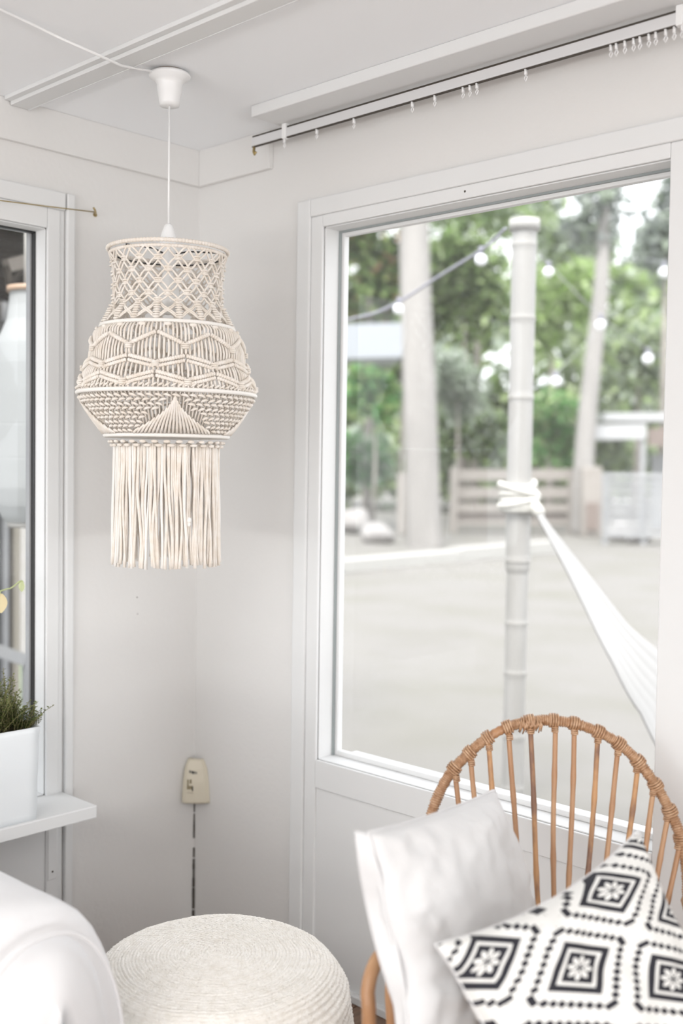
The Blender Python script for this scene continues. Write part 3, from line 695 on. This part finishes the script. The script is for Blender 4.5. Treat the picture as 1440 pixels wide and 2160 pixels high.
for i in range(41):
    a = -.15+(pi+.3)*i/40; c_, s_ = cos(a), sin(a); kk = (abs(c_)**2.3+abs(s_)**2.3)**(-1/2.3)
    pts.append(Vector((1.118, -1.206+c_*kk*.158, .340+s_*kk*.318)))
MB().tube(pts, .003, 8).build('piping', M['slip'], sofa)
for x_, y_ in ((.32, -1.2), (1.03, -1.2), (.32, -3.3), (1.03, -3.3)): part('leg', MB().tube([(x_, y_, FZ), (x_, y_, FZ+.06)], .02, 10), M['floor'], sofa)

# ================================================================== THYME PLANTER
pl = thing('potted_thyme', 'bushy green thyme in a white trough on the end of the left window sill', 'plant', (.1, -.85, .505))
q = MB(); x0, x1, ya, yb = .030, .168, -1.10, -.662; n = 28
def trough(u, v):
    pts_ = [(x1, yb), (x1, ya), (x0, ya), (x0, yb)]
    s = (u*4) % 4; i = int(s); f_ = s-i; a, b = pts_[i], pts_[(i+1) % 4]; x = a[0]+(b[0]-a[0])*f_; y = a[1]+(b[1]-a[1])*f_
    cx_, cy_ = (x0+x1)/2, (ya+yb)/2; k = 1+.045*(v-.4)+.025*max(0, (v-.72)/.28)**.5*(v > .72); z = .505+.245*v
    p = Vector((cx_+(x-cx_)*k, cy_+(y-cy_)*(1+(k-1)*.5), z)); w_ = .003*noise.noise(p*14); return p+Vector((w_, w_, 0))
q.grid(trough, 64, 16, True); base = len(q.v)-64; q.f.append(tuple(range(64))[::-1])
o = q.build('trough', M['pot'], pl); sm = o.modifiers.new('t', 'SOLIDIFY'); sm.thickness = .003; sm.offset = -1
part('soil', B((x0+.006, ya+.01, .70), (x1-.006, yb-.008, .735)), M['soil'], pl)
stems = MB(); leaves = MB(); leaves.col = []
def leafq(mbx, p, d, up, l, w_, col):
    d = d.normalized(); s_ = d.cross(up)
    if s_.length < 1e-4: s_ = d.orthogonal()
    s_.normalize(); nn = s_.cross(d); b_ = len(mbx.v)
    mbx.v += [p, p+d*l*.5+s_*w_+nn*w_*.3, p+d*l, p+d*l*.5-s_*w_+nn*w_*.3]; mbx.f.append((b_, b_+1, b_+2, b_+3)); mbx.col += [col]*4
for i in range(620):
    y = random.uniform(ya+.01, yb-.006); x = random.uniform(x0+.01, x1-.006); edge_ = max(0, (y-(yb-.07))/.07)
    lean = Vector((random.gauss(0, .028)+(x-(x0+x1)/2)*.5, random.gauss(.004, .028)+edge_*.020, 0)); h = random.uniform(.07, .155)*(1-.45*edge_*random.random())*(.75+.25*sin(y*40))
    if i < 7: h = .175-.01*i; y = yb-.03-.012*i; lean *= .6
    a = Vector((x, y, .735)); pts = [a+lean*(t/5)**1.4+Vector((.002*sin(t+i), .002*cos(t*2+i), h*t/5)) for t in range(6)]
    stems.tube(pts, .0007, 4)
    g = random.random(); br = .35+.65*random.random()
    for k in range(22):
        u = .18+.82*k/22; t = u*5; j = min(4, int(t)); p = pts[j].lerp(pts[j+1], t-j); an = k*2.4+i
        d = Vector((cos(an), sin(an), .45)); c_ = (.09*br+.04*g, .13*br+.04*g, .035*br, 1) if u < .8 else (.20*br+.03, .25*br+.03, .09*br, 1)
        leafq(leaves, p, d, Vector((0, 0, 1)), random.uniform(.007, .012), .0029, c_)
for k in range(5):    # sprig leaning out to the right
    a = Vector((x1-.02, yb-.012, .735)); e = a+Vector((-.005, .042, .050-.006*k)); pts = [a.lerp(e, t/6)+Vector((0, 0, .006*sin(t))) for t in range(7)]
    stems.tube(pts, .0007, 4)
    for i in range(14):
        t = 1+5*i/14; j = int(t); p = pts[j].lerp(pts[min(6, j+1)], t-j); leafq(leaves, p, Vector((cos(i*2.1), sin(i*2.1), .4)), Vector((0, 0, 1)), .010, .002, (.06, .08, .04, 1))
stems.build('stem', mat('thyme_stem', (.22, .20, .09), .8), pl, kind='stuff')
leaves.build('foliage', M['leaf'], pl, smooth=False, kind='stuff')
# trailing pale plant further left on the sill
vn = thing('trailing_plant', 'pale yellow-green trailing plant reaching into view in front of the left window', 'plant', (.09, -1.2, .505))
MB().rev([(.030, .506), (.045, .51), (.055, .60), (.055, .605), (.050, .605), (.046, .56), (.01, .555)], 24, (.09, -1.21, 0)).build('pot', M['pot'], vn)
a = Vector((.09, -1.21, .56)); e1 = P(0, 1247, 'x', .04); e2 = P(45, 1225, 'x', .04); e3 = P(50, 1238, 'x', .04)
MB().tube(crom([a, Vector((.07, -1.1, .85)), Vector((.05, -.92, 1.04)), e1, P(22, 1241, 'x', .04), e2, e3], 6), .0020, 6).build('stem', M['pale_leaf'], vn)
def bigleaf(tip0, tip1, wv, n_=10, fold=.3):
    q_ = MB(); nn = (tip1-tip0).cross(wv).normalized()
    q_.grid(lambda u, v: tip0.lerp(tip1, v)+wv*(2*u-1)*sin(pi*min(1, v*.92+.04))**.8*1.0+nn*abs(2*u-1)*wv.length*fold, 6, n_); return q_
bigleaf(e2, P(46, 1248, 'x', .045), Vector((.004, .007, 0))).build('leaf', M['pale_leaf'], vn)
bigleaf(P(2, 1252, 'x', .05), P(0, 1293, 'x', .05), Vector((.006, .016, 0))).build('leaf', mat('yellowing_leaf', (.80, .68, .42), .5, transl=.3), vn, label='yellowing leaf')
MB().tube([P(0, 1247, 'x', .045), P(1, 1253, 'x', .05)], .0015, 5).build('leaf_stalk', M['pale_leaf'], vn)

# ================================================================== PORCH OUTSIDE LEFT WINDOW
GZ = -.12
pr_ = thing('porch_roof', 'dark timber porch roof outside the left window', 'porch roof', (-1.6, .3, 2.3))
for i in range(5, 14):
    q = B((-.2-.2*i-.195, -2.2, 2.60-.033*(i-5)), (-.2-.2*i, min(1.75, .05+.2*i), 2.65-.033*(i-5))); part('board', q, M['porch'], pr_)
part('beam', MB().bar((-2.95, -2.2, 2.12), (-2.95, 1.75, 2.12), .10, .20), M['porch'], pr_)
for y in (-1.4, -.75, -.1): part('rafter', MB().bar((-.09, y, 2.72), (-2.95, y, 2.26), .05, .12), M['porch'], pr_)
pb = thing('porch_back_wall', 'brown board wall with glazed door at the far side of the porch', 'porch wall', (-3.3, 1.2, GZ))
q0 = PD(-140, 560, 6.0); q1 = PD(90, 560, 6.0)
X0 = -3.05
def PX(x, y): return P(x, y, 'x', X0)
pA, pB_ = PX(-260, 900), PX(100, 900)
zt, zm = PX(30, 540).z, PX(30, 640).z
for i in range(5):
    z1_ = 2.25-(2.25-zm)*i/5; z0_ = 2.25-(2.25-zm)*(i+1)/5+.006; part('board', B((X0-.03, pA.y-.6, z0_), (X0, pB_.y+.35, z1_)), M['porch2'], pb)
yl = lambda x: PX(x, 1300).y
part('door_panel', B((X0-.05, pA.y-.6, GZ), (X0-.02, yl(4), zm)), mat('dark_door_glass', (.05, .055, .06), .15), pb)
part('white_mullion', B((X0-.03, yl(4), GZ), (X0+.02, yl(14), zm+.0)), M['fence_w'], pb)
part('grey_panel', B((X0-.05, yl(14), GZ), (X0-.02, yl(24), zm)), mat('grey_board', (.22, .22, .24), .7), pb)
part('post', B((X0-.04, yl(24), GZ), (X0+.03, yl(37), zm)), M['post'], pb)
rl = thing('porch_rail', 'white horizontal porch rail outside the left window, above the thyme', 'rail', P(30, 1385, 'x', -2.2))
a = P(-60, 1352, 'x', -2.2); b = P(57, 1394, 'x', -2.2)
part('rail', MB().bar(a, b, .04, .06), M['fence_w'], rl); part('rail_post', B((a.x-.03, a.y-.03, GZ), (a.x+.03, a.y+.03, a.z)), M['fence_w'], rl); part('rail_post', B((b.x-.02, b.y-.02, GZ), (b.x+.02, b.y+.02, b.z)), M['fence_w'], rl)
br = thing('porch_brace', 'pale timber cross piece under the dark porch roof', 'brace', P(40, 555, 'x', -1.6))
a = P(14, 561, 'x', -1.6); b = P(120, 533, 'x', -1.6); part('cross_piece', MB().bar(a, b, .05, .055), mat('pale_timber', (.27, .24, .21), .8), br)
c_ = P(20, 600, 'x', -1.6); part('diagonal', MB().bar(P(44, 562, 'x', -1.6), c_, .04, .02), M['porch'], br); part('strut', MB().bar(a, c_, .03, .02), M['porch2'], br)
part('hanger', B((b.x-.03, b.y-.03, b.z), (b.x+.03, b.y+.03, 2.31)), M['porch'], br)
# paper lantern
LD = 4.1; lc = PD(72, 860, LD); zt_ = PD(72, 618, LD).z; zb_ = PD(72, 1103, LD).z; sc_ = LD/F
lan = thing('paper_lantern', 'tall white paper lantern hanging outside the left window', 'lantern', (lc.x, lc.y, zt_))
prof = [(50, 0), (51, 30), (56, 60), (66, 85), (78, 110), (88, 150), (94, 210), (96, 280), (95, 350), (90, 410), (80, 445), (66, 470), (56, 485)]
fine = []
for (r0, d0), (r1, d1) in zip(prof, prof[1:]):
    k = max(2, int((d1-d0)/3))
    for i in range(k): fine.append(((r0+(r1-r0)*i/k)*sc_*(1+.012*(i % 2)), -(d0+(d1-d0)*i/k)*sc_))
MB().rev(fine, 40, (lc.x, lc.y, zt_), cap=False).build('paper_shade', M['paper'], lan)
MB().rev([(56*sc_, -2*sc_), (56*sc_, 9*sc_), (48*sc_, 9*sc_), (48*sc_, -2*sc_)], 32, (lc.x, lc.y, zt_)).build('top_ring', M['lwood'], lan)
MB().rev([(54*sc_, -493*sc_), (56*sc_, -481*sc_), (50*sc_, -481*sc_), (50*sc_, -493*sc_)], 32, (lc.x, lc.y, zt_)).build('bottom_ring', M['timber'], lan)
cx_ = PD(54, 600, LD); MB().tube([(cx_.x, cx_.y, zt_+.01), (cx_.x, cx_.y, 2.60)], .006, 8).build('cord', M['rope'], lan)

# ================================================================== GARDEN
gr = MB().grid(lambda u, v: Vector((-60+85*u, .17+70*v, GZ+.02*noise.noise(Vector((u*60, v*50, 0))))), 120, 100)
gr.box((-60, -16, GZ-.05), (-.16, .17, GZ)); 
go = gr.build('ground', M['ground'], kind='structure', label='pale dry lawn outside the windows')
lw = MB().grid(lambda u, v: Vector((-3.2-6*u, -1+3.2*v, GZ+.01)), 4, 4).build('lawn_strip', mat('green_lawn', (.24, .30, .18), .9, (.19, .26, .14), 3), kind='structure', label='strip of green lawn beyond the porch')
# bamboo post + hammock
pb0 = Vector((-.133, 1.95, GZ)); pw = thing('bamboo_post', 'thick pale bamboo post standing outside the garden window', 'post', pb0)
def dP(y): # height on post for pixel y
    return CAM.z+(965-y)/F*4.95
ztop = dP(465); nodes_ = [dP(y) for y in (505, 655, 820, 1000, 1160, 1290, 1395, 1530, 1640)]; pts = []; rr = []
z = GZ
while z < ztop:
    nd = min(abs(z-n_) for n_ in nodes_); r = .0545+(.003 if nd < .012 else 0)-(.007 if z < dP(1180) else 0); pts.append((pb0.x, pb0.y, z)); rr.append(r); z += .012
MB().tube(pts, rr, 20).build('pole', M['bamboo'], pw)
MB().tube([(pb0.x, pb0.y, ztop-.02), (pb0.x, pb0.y, ztop+.03)], .068, 20).build('cap', M['timber'], pw)
for n_ in nodes_: MB().tube([Vector((pb0.x, pb0.y, n_))+Vector((cos(a*pi/12), sin(a*pi/12), 0))*(.057 if n_ > dP(1180) else .050) for a in range(24)], .003, 5, closed=True).build('node_ring', mat('bamboo_node', (.36, .35, .33), .7), pw)
hm = thing('hammock', 'white fabric hammock tied to the bamboo post with thick rope', 'hammock', (pb0.x, pb0.y, dP(1025)))
q = MB()
for k in range(7):
    zz = dP(1002+k*8.5); tl = (.020, -.024, .006, .022, -.020, .0, -.010)[k]
    q.tube([Vector((pb0.x, pb0.y, zz+tl*sin(a*pi/14+k)))+Vector((cos(a*pi/14), sin(a*pi/14), 0))*(.068+.008*((k*2) % 3)) for a in range(28)], .0155, 8, closed=True)
for k in range(6):
    zz = dP(1006+k*9); q.tube([Vector((pb0.x, pb0.y, zz))+Vector((cos(a*pi/14), sin(a*pi/14), 0))*(.068+.004*(k % 2)) for a in range(28)], .0145, 8, closed=True)
q.build('rope_lashing', M['rope'], hm)
s0 = PD(1128, 1070, 4.85); path = [s0, PD(1158, 1120, 4.75), PD(1200, 1185, 4.6), PD(1250, 1265, 4.4), PD(1310, 1360, 4.2), PD(1385, 1450, 4.1), PD(1500, 1530, 4.0), PD(1680, 1545, 3.95), PD(1850, 1450, 3.9), PD(2000, 1250, 3.9), PD(2080, 1080, 3.9)]
wd = [.020, .030, .050, .078, .11, .17, .32, .40, .33, .2, .03]; pp = crom([Vector(p) for p in path], 6); ww = []
for i in range(len(pp)): t = i/6; j = min(int(t), 9); ww.append(wd[j]+(wd[j+1]-wd[j])*(t-j))
q = MB()
side = (rh*.55+vh*.35+Vector((0, 0, .7))).normalized()
def hf(u, v):
    i = min(len(pp)-1, int(round(v*(len(pp)-1)))); x = 2*u-1; return pp[i]+side*x*ww[i]*.75-Vector((0, 0, 1))*(1-x*x)*ww[i]*.12+vh*.0015*sin(u*40)*min(1, ww[i]*8)
q.grid(hf, 40, len(pp)-1); ho = q.build('cloth', M['net'], hm); sm = ho.modifiers.new('t', 'SOLIDIFY'); sm.thickness = .012
MB().tube([PD(1112, 1045, 4.85), PD(1122, 1060, 4.85), s0, PD(1140, 1085, 4.82)], [.018, .024, .030, .026], 10).build('knot_loop', M['rope'], hm)
e_ = pp[-1]; p2 = thing('bamboo_post', 'second bamboo post holding the far end of the hammock, beyond the window frame', 'post', (e_.x+.1, e_.y+.05, GZ))
MB().tube([(e_.x+.1, e_.y+.05, GZ), (e_.x+.1, e_.y+.05, 2.3)], .055, 16).build('pole', M['bamboo'], p2)
MB().tube([e_, Vector((e_.x+.1, e_.y+.05, e_.z+.06))], .014, 8).build('end_rope', M['rope'], hm)

# timber kerb
def G(x, y): return P(x, y, 'z', GZ)
ks = [(640, 1218, 957, 1188), (960, 1187, 1168, 1168)]
for i, (xa, ya_, xb, yb_) in enumerate(ks):
    a, b = G(xa, ya_-4), G(xb, yb_-4); h = 27/F*((a-CAM).dot(_f)); a.z += h/2; b.z += h/2
    o = MB().bar(a, b, .30, h).build('kerb_timber', M['timber'], smooth=False); o['category'] = 'timber'
    o['label'] = ('long low white timber edging the lawn, left of the bamboo post' if i == 0 else 'shorter low white timber edging the lawn, behind the bamboo post')
# fence
fb = G(960, 1122); fd = (fb-CAM).dot(_f)
def FP(x, y, d=None): return PD(x, y, d or fd)
fence = thing('rail_fence', 'bleached timber rail fence at the back of the garden, left of the brown post', 'fence', fb)
for (ya_, yb_) in ((990, 1014), (1028, 1052), (1062, 1082), (1098, 1108)):
    ym = (ya_+yb_)/2; h = (yb_-ya_)/F*fd
    a, b = FP(948, ym), FP(1232, ym-1); part('rail', MB().bar(a, b, .04, h), M['fence'], fence)
for x, ya_, w_ in ((958, 985, 16), (1100, 990, 10), (1205, 990, 12)):
    a = FP(x, ya_, fd-.06); part('fence_post', MB().bar((a.x, a.y, GZ), a, w_/F*fd, .12, up=tuple(vh)), M['fence'], fence)
part('back_mesh', MB().bar(FP(955, 1085, fd+.1), FP(1225, 1085, fd+.1), .02, .55), mat('grey_mesh', (.30, .27, .25), .9), fence)
pst = thing('gate_post', 'broad pale post with a brown base where the rail fence ends', 'post', G(1245, 1132)); gd = (pst.location-CAM).dot(_f)
part('shaft', MB().bar(G(1245, 1132), PD(1245, 985, gd), 42/F*gd, .4, up=tuple(vh)), M['fence'], pst, bevel=.03)
part('base_board', MB().bar(PD(1248, 1118, gd-.25), PD(1250, 1060, gd-.25), 24/F*gd, .05, up=tuple(vh)), M['shed_b'], pst)
pst = thing('garden_post', 'short brown post beside the thick pale tree trunk', 'post', G(846, 1128)); gd = (pst.location-CAM).dot(_f)
part('shaft', MB().bar(G(846, 1128), PD(846, 998, gd), 18/F*gd, .2, up=tuple(vh)), M['fence'], pst, bevel=.03)
# white slatted fence right
wf = thing('slatted_fence', 'white slatted fence at the right edge of the garden', 'fence', G(1335, 1150)); wdp = (wf.location-CAM).dot(_f)
for i in range(9):
    y = 1003+i*15.5; part('slat', MB().bar(PD(1272, y-1, wdp), PD(1480, y+3, wdp), .03, 9.5/F*wdp), M['fence_w'], wf)
for x in (1275, 1356, 1440): part('fence_post', MB().bar((PD(x, 1150, wdp+.1).x, PD(x, 1150, wdp+.1).y, GZ), PD(x, 998, wdp+.1), .09, .09, up=tuple(vh)), M['fence_w'], wf)
# shed
sd = thing('open_shed', 'white-roofed open shed behind the slatted fence', 'shed', G(1360, 1130)); sdd = (sd.location-CAM).dot(_f)+2
part('roof', MB().bar(PD(1252, 883, sdd), PD(1560, 883, sdd), 2.2, .20), M['shed_roof'], sd)
part('fascia', MB().bar(PD(1240, 912, sdd-1.4), PD(1362, 910, sdd-1.4), .06, 30/F*sdd), M['shed_roof'], sd)
part('brown_board', MB().bar(PD(1366, 922, sdd-1.2), PD(1560, 922, sdd-1.2), .06, 36/F*sdd), M['shed_b'], sd)
part('shed_post', MB().bar((PD(1356, 900, sdd-1.3).x, PD(1356, 900, sdd-1.3).y, GZ), PD(1356, 925, sdd-1.3), .11, .11, up=tuple(vh)), M['fence_w'], sd)
part('shed_wall', MB().bar(PD(1372, 1040, sdd+.6), PD(1600, 1040, sdd+.6), .1, 2.0), mat('grey_shed_wall', (.36, .37, .38), .8), sd)
# rocks and barrow heap at left
for i, (x, y, s, lb) in enumerate(((745, 1085, .5, 'large grey rock at the left edge of the garden window'), (800, 1105, .4, 'middle rock below the pale shrub left of the tree trunk'), (1300, 1140, .32, 'grey rock at the foot of the white slatted fence'), (1345, 1146, .26, 'small grey rock by the shed post'))):
    g_ = G(x, y+40 if i < 2 else y); q = MB().blob(g_+Vector((0, 0, s*.5)), Vector((s, 0, 0)), Vector((0, s*.8, 0)), Vector((0, 0, s*.6)), 20, 14)
    for v in q.v: v += Vector((1, 1, 1))*.12*noise.noise(v*1.7)
    o = q.build('rock', M['rock']); o['label'] = lb; o['category'] = 'rock'
# trees
def leafcloud(name, label, cat, px, py, rx, ry, d, cols, n=1500, size=.3, trunk=None, thick=None, group=None, dens=1.0, par=None):
    c_ = PD(px, py, d); a = rx/F*d; b = ry/F*d; t_ = par or thing(name, label, cat, (c_.x, c_.y, GZ), group)
    q_ = MB(); q_.col = []; k_ = 0
    sub = [(random.uniform(-.7, .7), random.uniform(-.6, .6), random.uniform(-.7, .7), random.uniform(.25, .5)) for _ in range(14)]
    while k_ < n:
        sx, sy, sz, sr = random.choice(sub); g = Vector([random.gauss(0, 1) for _ in range(3)]).normalized()*sr*random.uniform(.6, 1.1)
        o_ = Vector((sx, sy, sz))+g
        if o_.length > 1.12: o_ = o_.normalized()*random.uniform(.85, 1.1)
        p = c_+rh*(o_.x*a)+vh*(o_.y*(thick or .8))+Vector((0, 0, o_.z*b))
        if p.z < GZ: continue
        dd = Vector([random.gauss(0, 1) for _ in range(3)]); col = random.choice(cols); f_ = random.uniform(.8, 1.15)
        leafq(q_, p, dd, Vector((0, 0, 1)), size*random.uniform(.6, 1.3), size*.3, (col[0]*f_, col[1]*f_, col[2]*f_, 1)); k_ += 1
    q_.build('crown', M['leaf'], t_, smooth=False, kind='stuff')
    if trunk is None: trunk = (.12, .05) if cat == 'tree' else (.045, .02)
    if trunk: MB().tube([(c_.x, c_.y, GZ-.05), (c_.x+.05, c_.y, (c_.z+GZ)/2), (c_.x, c_.y, c_.z)], [trunk[0], trunk[0]*.8, trunk[1]], 8).build('trunk', M['barkd'], t_)
    return t_
def tree_trunk(name, label, pts, rad, m, par=None, cat='tree'):
    t_ = par or thing(name, label, cat, pts[0]); MB().tube(crom([Vector(p) for p in pts], 6), [rad[0]+(rad[1]-rad[0])*i/((len(pts)-1)*6) for i in range((len(pts)-1)*6+1)], 16).build('trunk', M[m], t_); return t_
tb = G(898, 1152); td = (tb-CAM).dot(_f)
t_ = tree_trunk('tree', 'thick pale tree trunk rising straight left of the bamboo post', [tb-Vector((0, 0, .05)), PD(893, 1090, td), PD(886, 850, td), PD(876, 600, td), PD(872, 400, td), PD(868, 150, td)], (.36, .27), 'bark')
_lt = lambda L: [tuple(c*.80 for c in t) for t in L]
DK = [(.05, .09, .03), (.09, .14, .05), (.13, .19, .07)]; MD = [(.30, .44, .15), (.40, .54, .22), (.20, .32, .11)]; LT = [(.55, .68, .35), (.66, .76, .50), (.46, .60, .28)]; PAL = [(.50, .58, .47), (.60, .66, .58), (.40, .48, .36)]; GR = [(.16, .40, .13), (.25, .54, .20), (.10, .26, .08)]; GY = [(.34, .38, .36), (.44, .48, .47), (.25, .29, .27)]
DK, MD, LT, PAL, GR, GY = map(_lt, (DK, MD, LT, PAL, GR, GY))
leafcloud('tree', '', 'tree', 870, 330, 130, 120, td, LT+MD, 900, .35, trunk=False, par=t_)
tb2 = G(1228, 1128); t2d = (tb2-CAM).dot(_f)
t_ = tree_trunk('tree', 'slender leaning pale tree trunk behind the end of the rail fence', [tb2-Vector((0, 0, .05)), PD(1232, 960, t2d), PD(1248, 780, t2d), PD(1266, 620, t2d), PD(1272, 480, t2d), PD(1276, 300, t2d)], (.27, .12), 'bark')
leafcloud('tree', '', 'tree', 1258, 430, 85, 95, t2d, PAL+GY, 520, .32, trunk=False, par=t_)
specs = [
 ('tree', 'dark mixed-leaf tree at the upper left of the garden window', 'tree', 780, 560, 100, 130, 30, MD+DK+[(.35, .22, .14)], 2600, .34),
 ('shrub', 'rich green shrub left of the thick trunk, about halfway up the window', 'shrub', 790, 835, 66, 60, 25, GR+MD, 1700, .26),
 ('shrub', 'grey-green low shrub beside the rock at the left of the window', 'shrub', 765, 965, 60, 60, 27, PAL+GR, 1500, .26),
 ('tree', 'mid green tree between the thick trunk and the bamboo post', 'tree', 980, 620, 105, 130, 32, MD+LT+DK, 3200, .34),
 ('tree', 'light leafy tree high above the bamboo post', 'tree', 1010, 430, 120, 90, 34, LT+PAL+MD, 1900, .32),
 ('shrub', 'pale rounded shrub between the thick trunk and the bamboo post', 'shrub', 965, 800, 72, 90, 27, PAL, 2000, .22),
 ('shrub', 'dark undergrowth above the rail fence', 'shrub', 985, 925, 95, 62, 30.5, MD+DK+PAL, 2400, .26),
 ('tree', 'bright green tree right of the bamboo post', 'tree', 1165, 640, 100, 130, 35, LT+[(.30, .44, .14), (.38, .52, .20)], 2700, .34),
 ('shrub', 'dark green glossy shrub above the fence right of the bamboo post', 'shrub', 1160, 900, 75, 85, 28, GR+LT, 2200, .26),
 ('tree', 'sparse light tree near the top of the window, right of the bamboo post', 'tree', 1096, 420, 110, 80, 37, PAL+LT, 900, .34),
 ('tree', 'large pale green tree above the shed roof', 'tree', 1345, 770, 120, 110, 34, PAL+LT, 3000, .34),
 ('tree', 'sparse grey-green tree in the top right corner of the window', 'tree', 1405, 480, 72, 150, 30, GY+PAL, 1150, .34),
 ('shrub', 'light green shrub seen under the shed roof', 'shrub', 1290, 960, 60, 50, 29, LT+PAL, 1000, .24),
 ('tree', 'hazy far tree filling the view between the slender trunk and the bamboo post', 'tree', 1210, 520, 105, 120, 45, PAL+LT, 3300, .42),
 ('tree', 'hazy far grey-green tree at the right edge of the window', 'tree', 1375, 590, 75, 110, 46, PAL+GY, 2300, .42),
]
for s in specs: leafcloud(*s)
o = leafcloud('hedge', 'tall leafy hedge closing the back of the garden', 'hedge', 1050, 800, 640, 270, 41, MD+LT+LT+PAL, 12000, .8, trunk=False, thick=2.5)
leafcloud('hedge', 'low leafy hedge directly behind the rail fence', 'hedge', 1085, 975, 370, 75, 37.3, LT+PAL+MD, 5200, .42, trunk=False, thick=1.2)
# neighbour's pale roof between shrubs
nb = thing('garden_shelter', 'pale low roof showing between shrubs left of the thick trunk', 'shelter', G(790, 1125)); nd_ = 27.5
part('roof', MB().bar(PD(690, 730, nd_), PD(862, 726, nd_), 2.0, 70/F*nd_), mat('pale_grey_roof', (.33, .35, .38), .6), nb)
for x in (700, 850): part('shelter_post', MB().bar((PD(x, 760, nd_).x, PD(x, 760, nd_).y, GZ), PD(x, 740, nd_), .1, .1, up=tuple(vh)), M['barkd'], nb)
# string lights : one cable, hanging bulbs
sl = thing('string_light_cable', 'left run of grey string light cable with round bulbs across the garden', 'string lights', PD(900, 600, 8))
def cable(pts, th, dp):
    c_ = crom([PD(x, y, dp) for x, y in pts], 8); MB().tube(c_, .010, 6).build('cable', mat('grey_cable', (.20, .20, .24), .6), th)
def bulb(x, y, dp, th, r=.034):
    p = PD(x, y, dp); MB().blob(p, Vector((r, 0, 0)), Vector((0, r, 0)), Vector((0, 0, r)), 14, 10).build('bulb', M['bulb'], th)
    MB().tube([p+Vector((0, 0, r*.8)), p+Vector((0, 0, r*2.1))], r*.45, 8).build('socket', mat('grey_socket', (.22, .22, .26), .6), th)
def cab3(pts, th, r, col):
    c_ = crom([PD(*p) for p in pts], 8); MB().tube(c_, r, 6).build('cable', col, th)
cab3([(250, 698, 6.72), (560, 702, 6.6), (760, 668, 6.4), (840, 637, 6.2), (930, 580, 5.85), (1015, 527, 5.4), (1066, 482, 5.0)], sl, .0075, mat('grey_cable', (.30, .30, .36), .6))
for x, y, d_ in ((840, 652, 6.2), (1014, 548, 5.4)): bulb(x, y, d_, sl, .031)
sl2 = thing('string_light_cable', 'right run of string light cable with round bulbs near the slender trunk', 'string lights', PD(1180, 600, 7))
pc = mat('pale_cable', (.42, .43, .45), .6)
cab3([(1104, 490, 5.0), (1156, 556, 7), (1266, 667, 10), (1366, 738, 12.5), (1460, 800, 17), (1500, 876, 21.5)], sl2, .004, pc)
cab3([(1085, 830, 5.0), (1172, 786, 10), (1258, 700, 25)], sl2, .004, pc)
cab3([(1272, 570, 25), (1400, 556, 14), (1560, 700, 20), (1570, 876, 21.5)], sl2, .004, pc)
for x, y, d_ in ((1156, 574, 7), (1266, 686, 10), (1366, 757, 12.5), (1172, 805, 10), (1400, 575, 14)): bulb(x, y, d_, sl2, .0048*d_)

# repeats that share a group
for o in bpy.data.objects:
    if o.parent or 'category' not in o: continue
    g = {'tree': 'trees at the back of the garden', 'shrub': 'shrubs behind the garden fence', 'hedge': 'hedges at the back of the garden', 'rock': 'rocks on the lawn',
         'cushion': 'cushions in the rattan chair', 'nail hole': 'nail holes in the left wall', 'timber': 'white timbers edging the lawn', 'string lights': 'garden string lights'}.get(o['category'])
    if o.name.startswith('bamboo_post'): g = 'bamboo posts of the hammock'
    if g: o['group'] = g
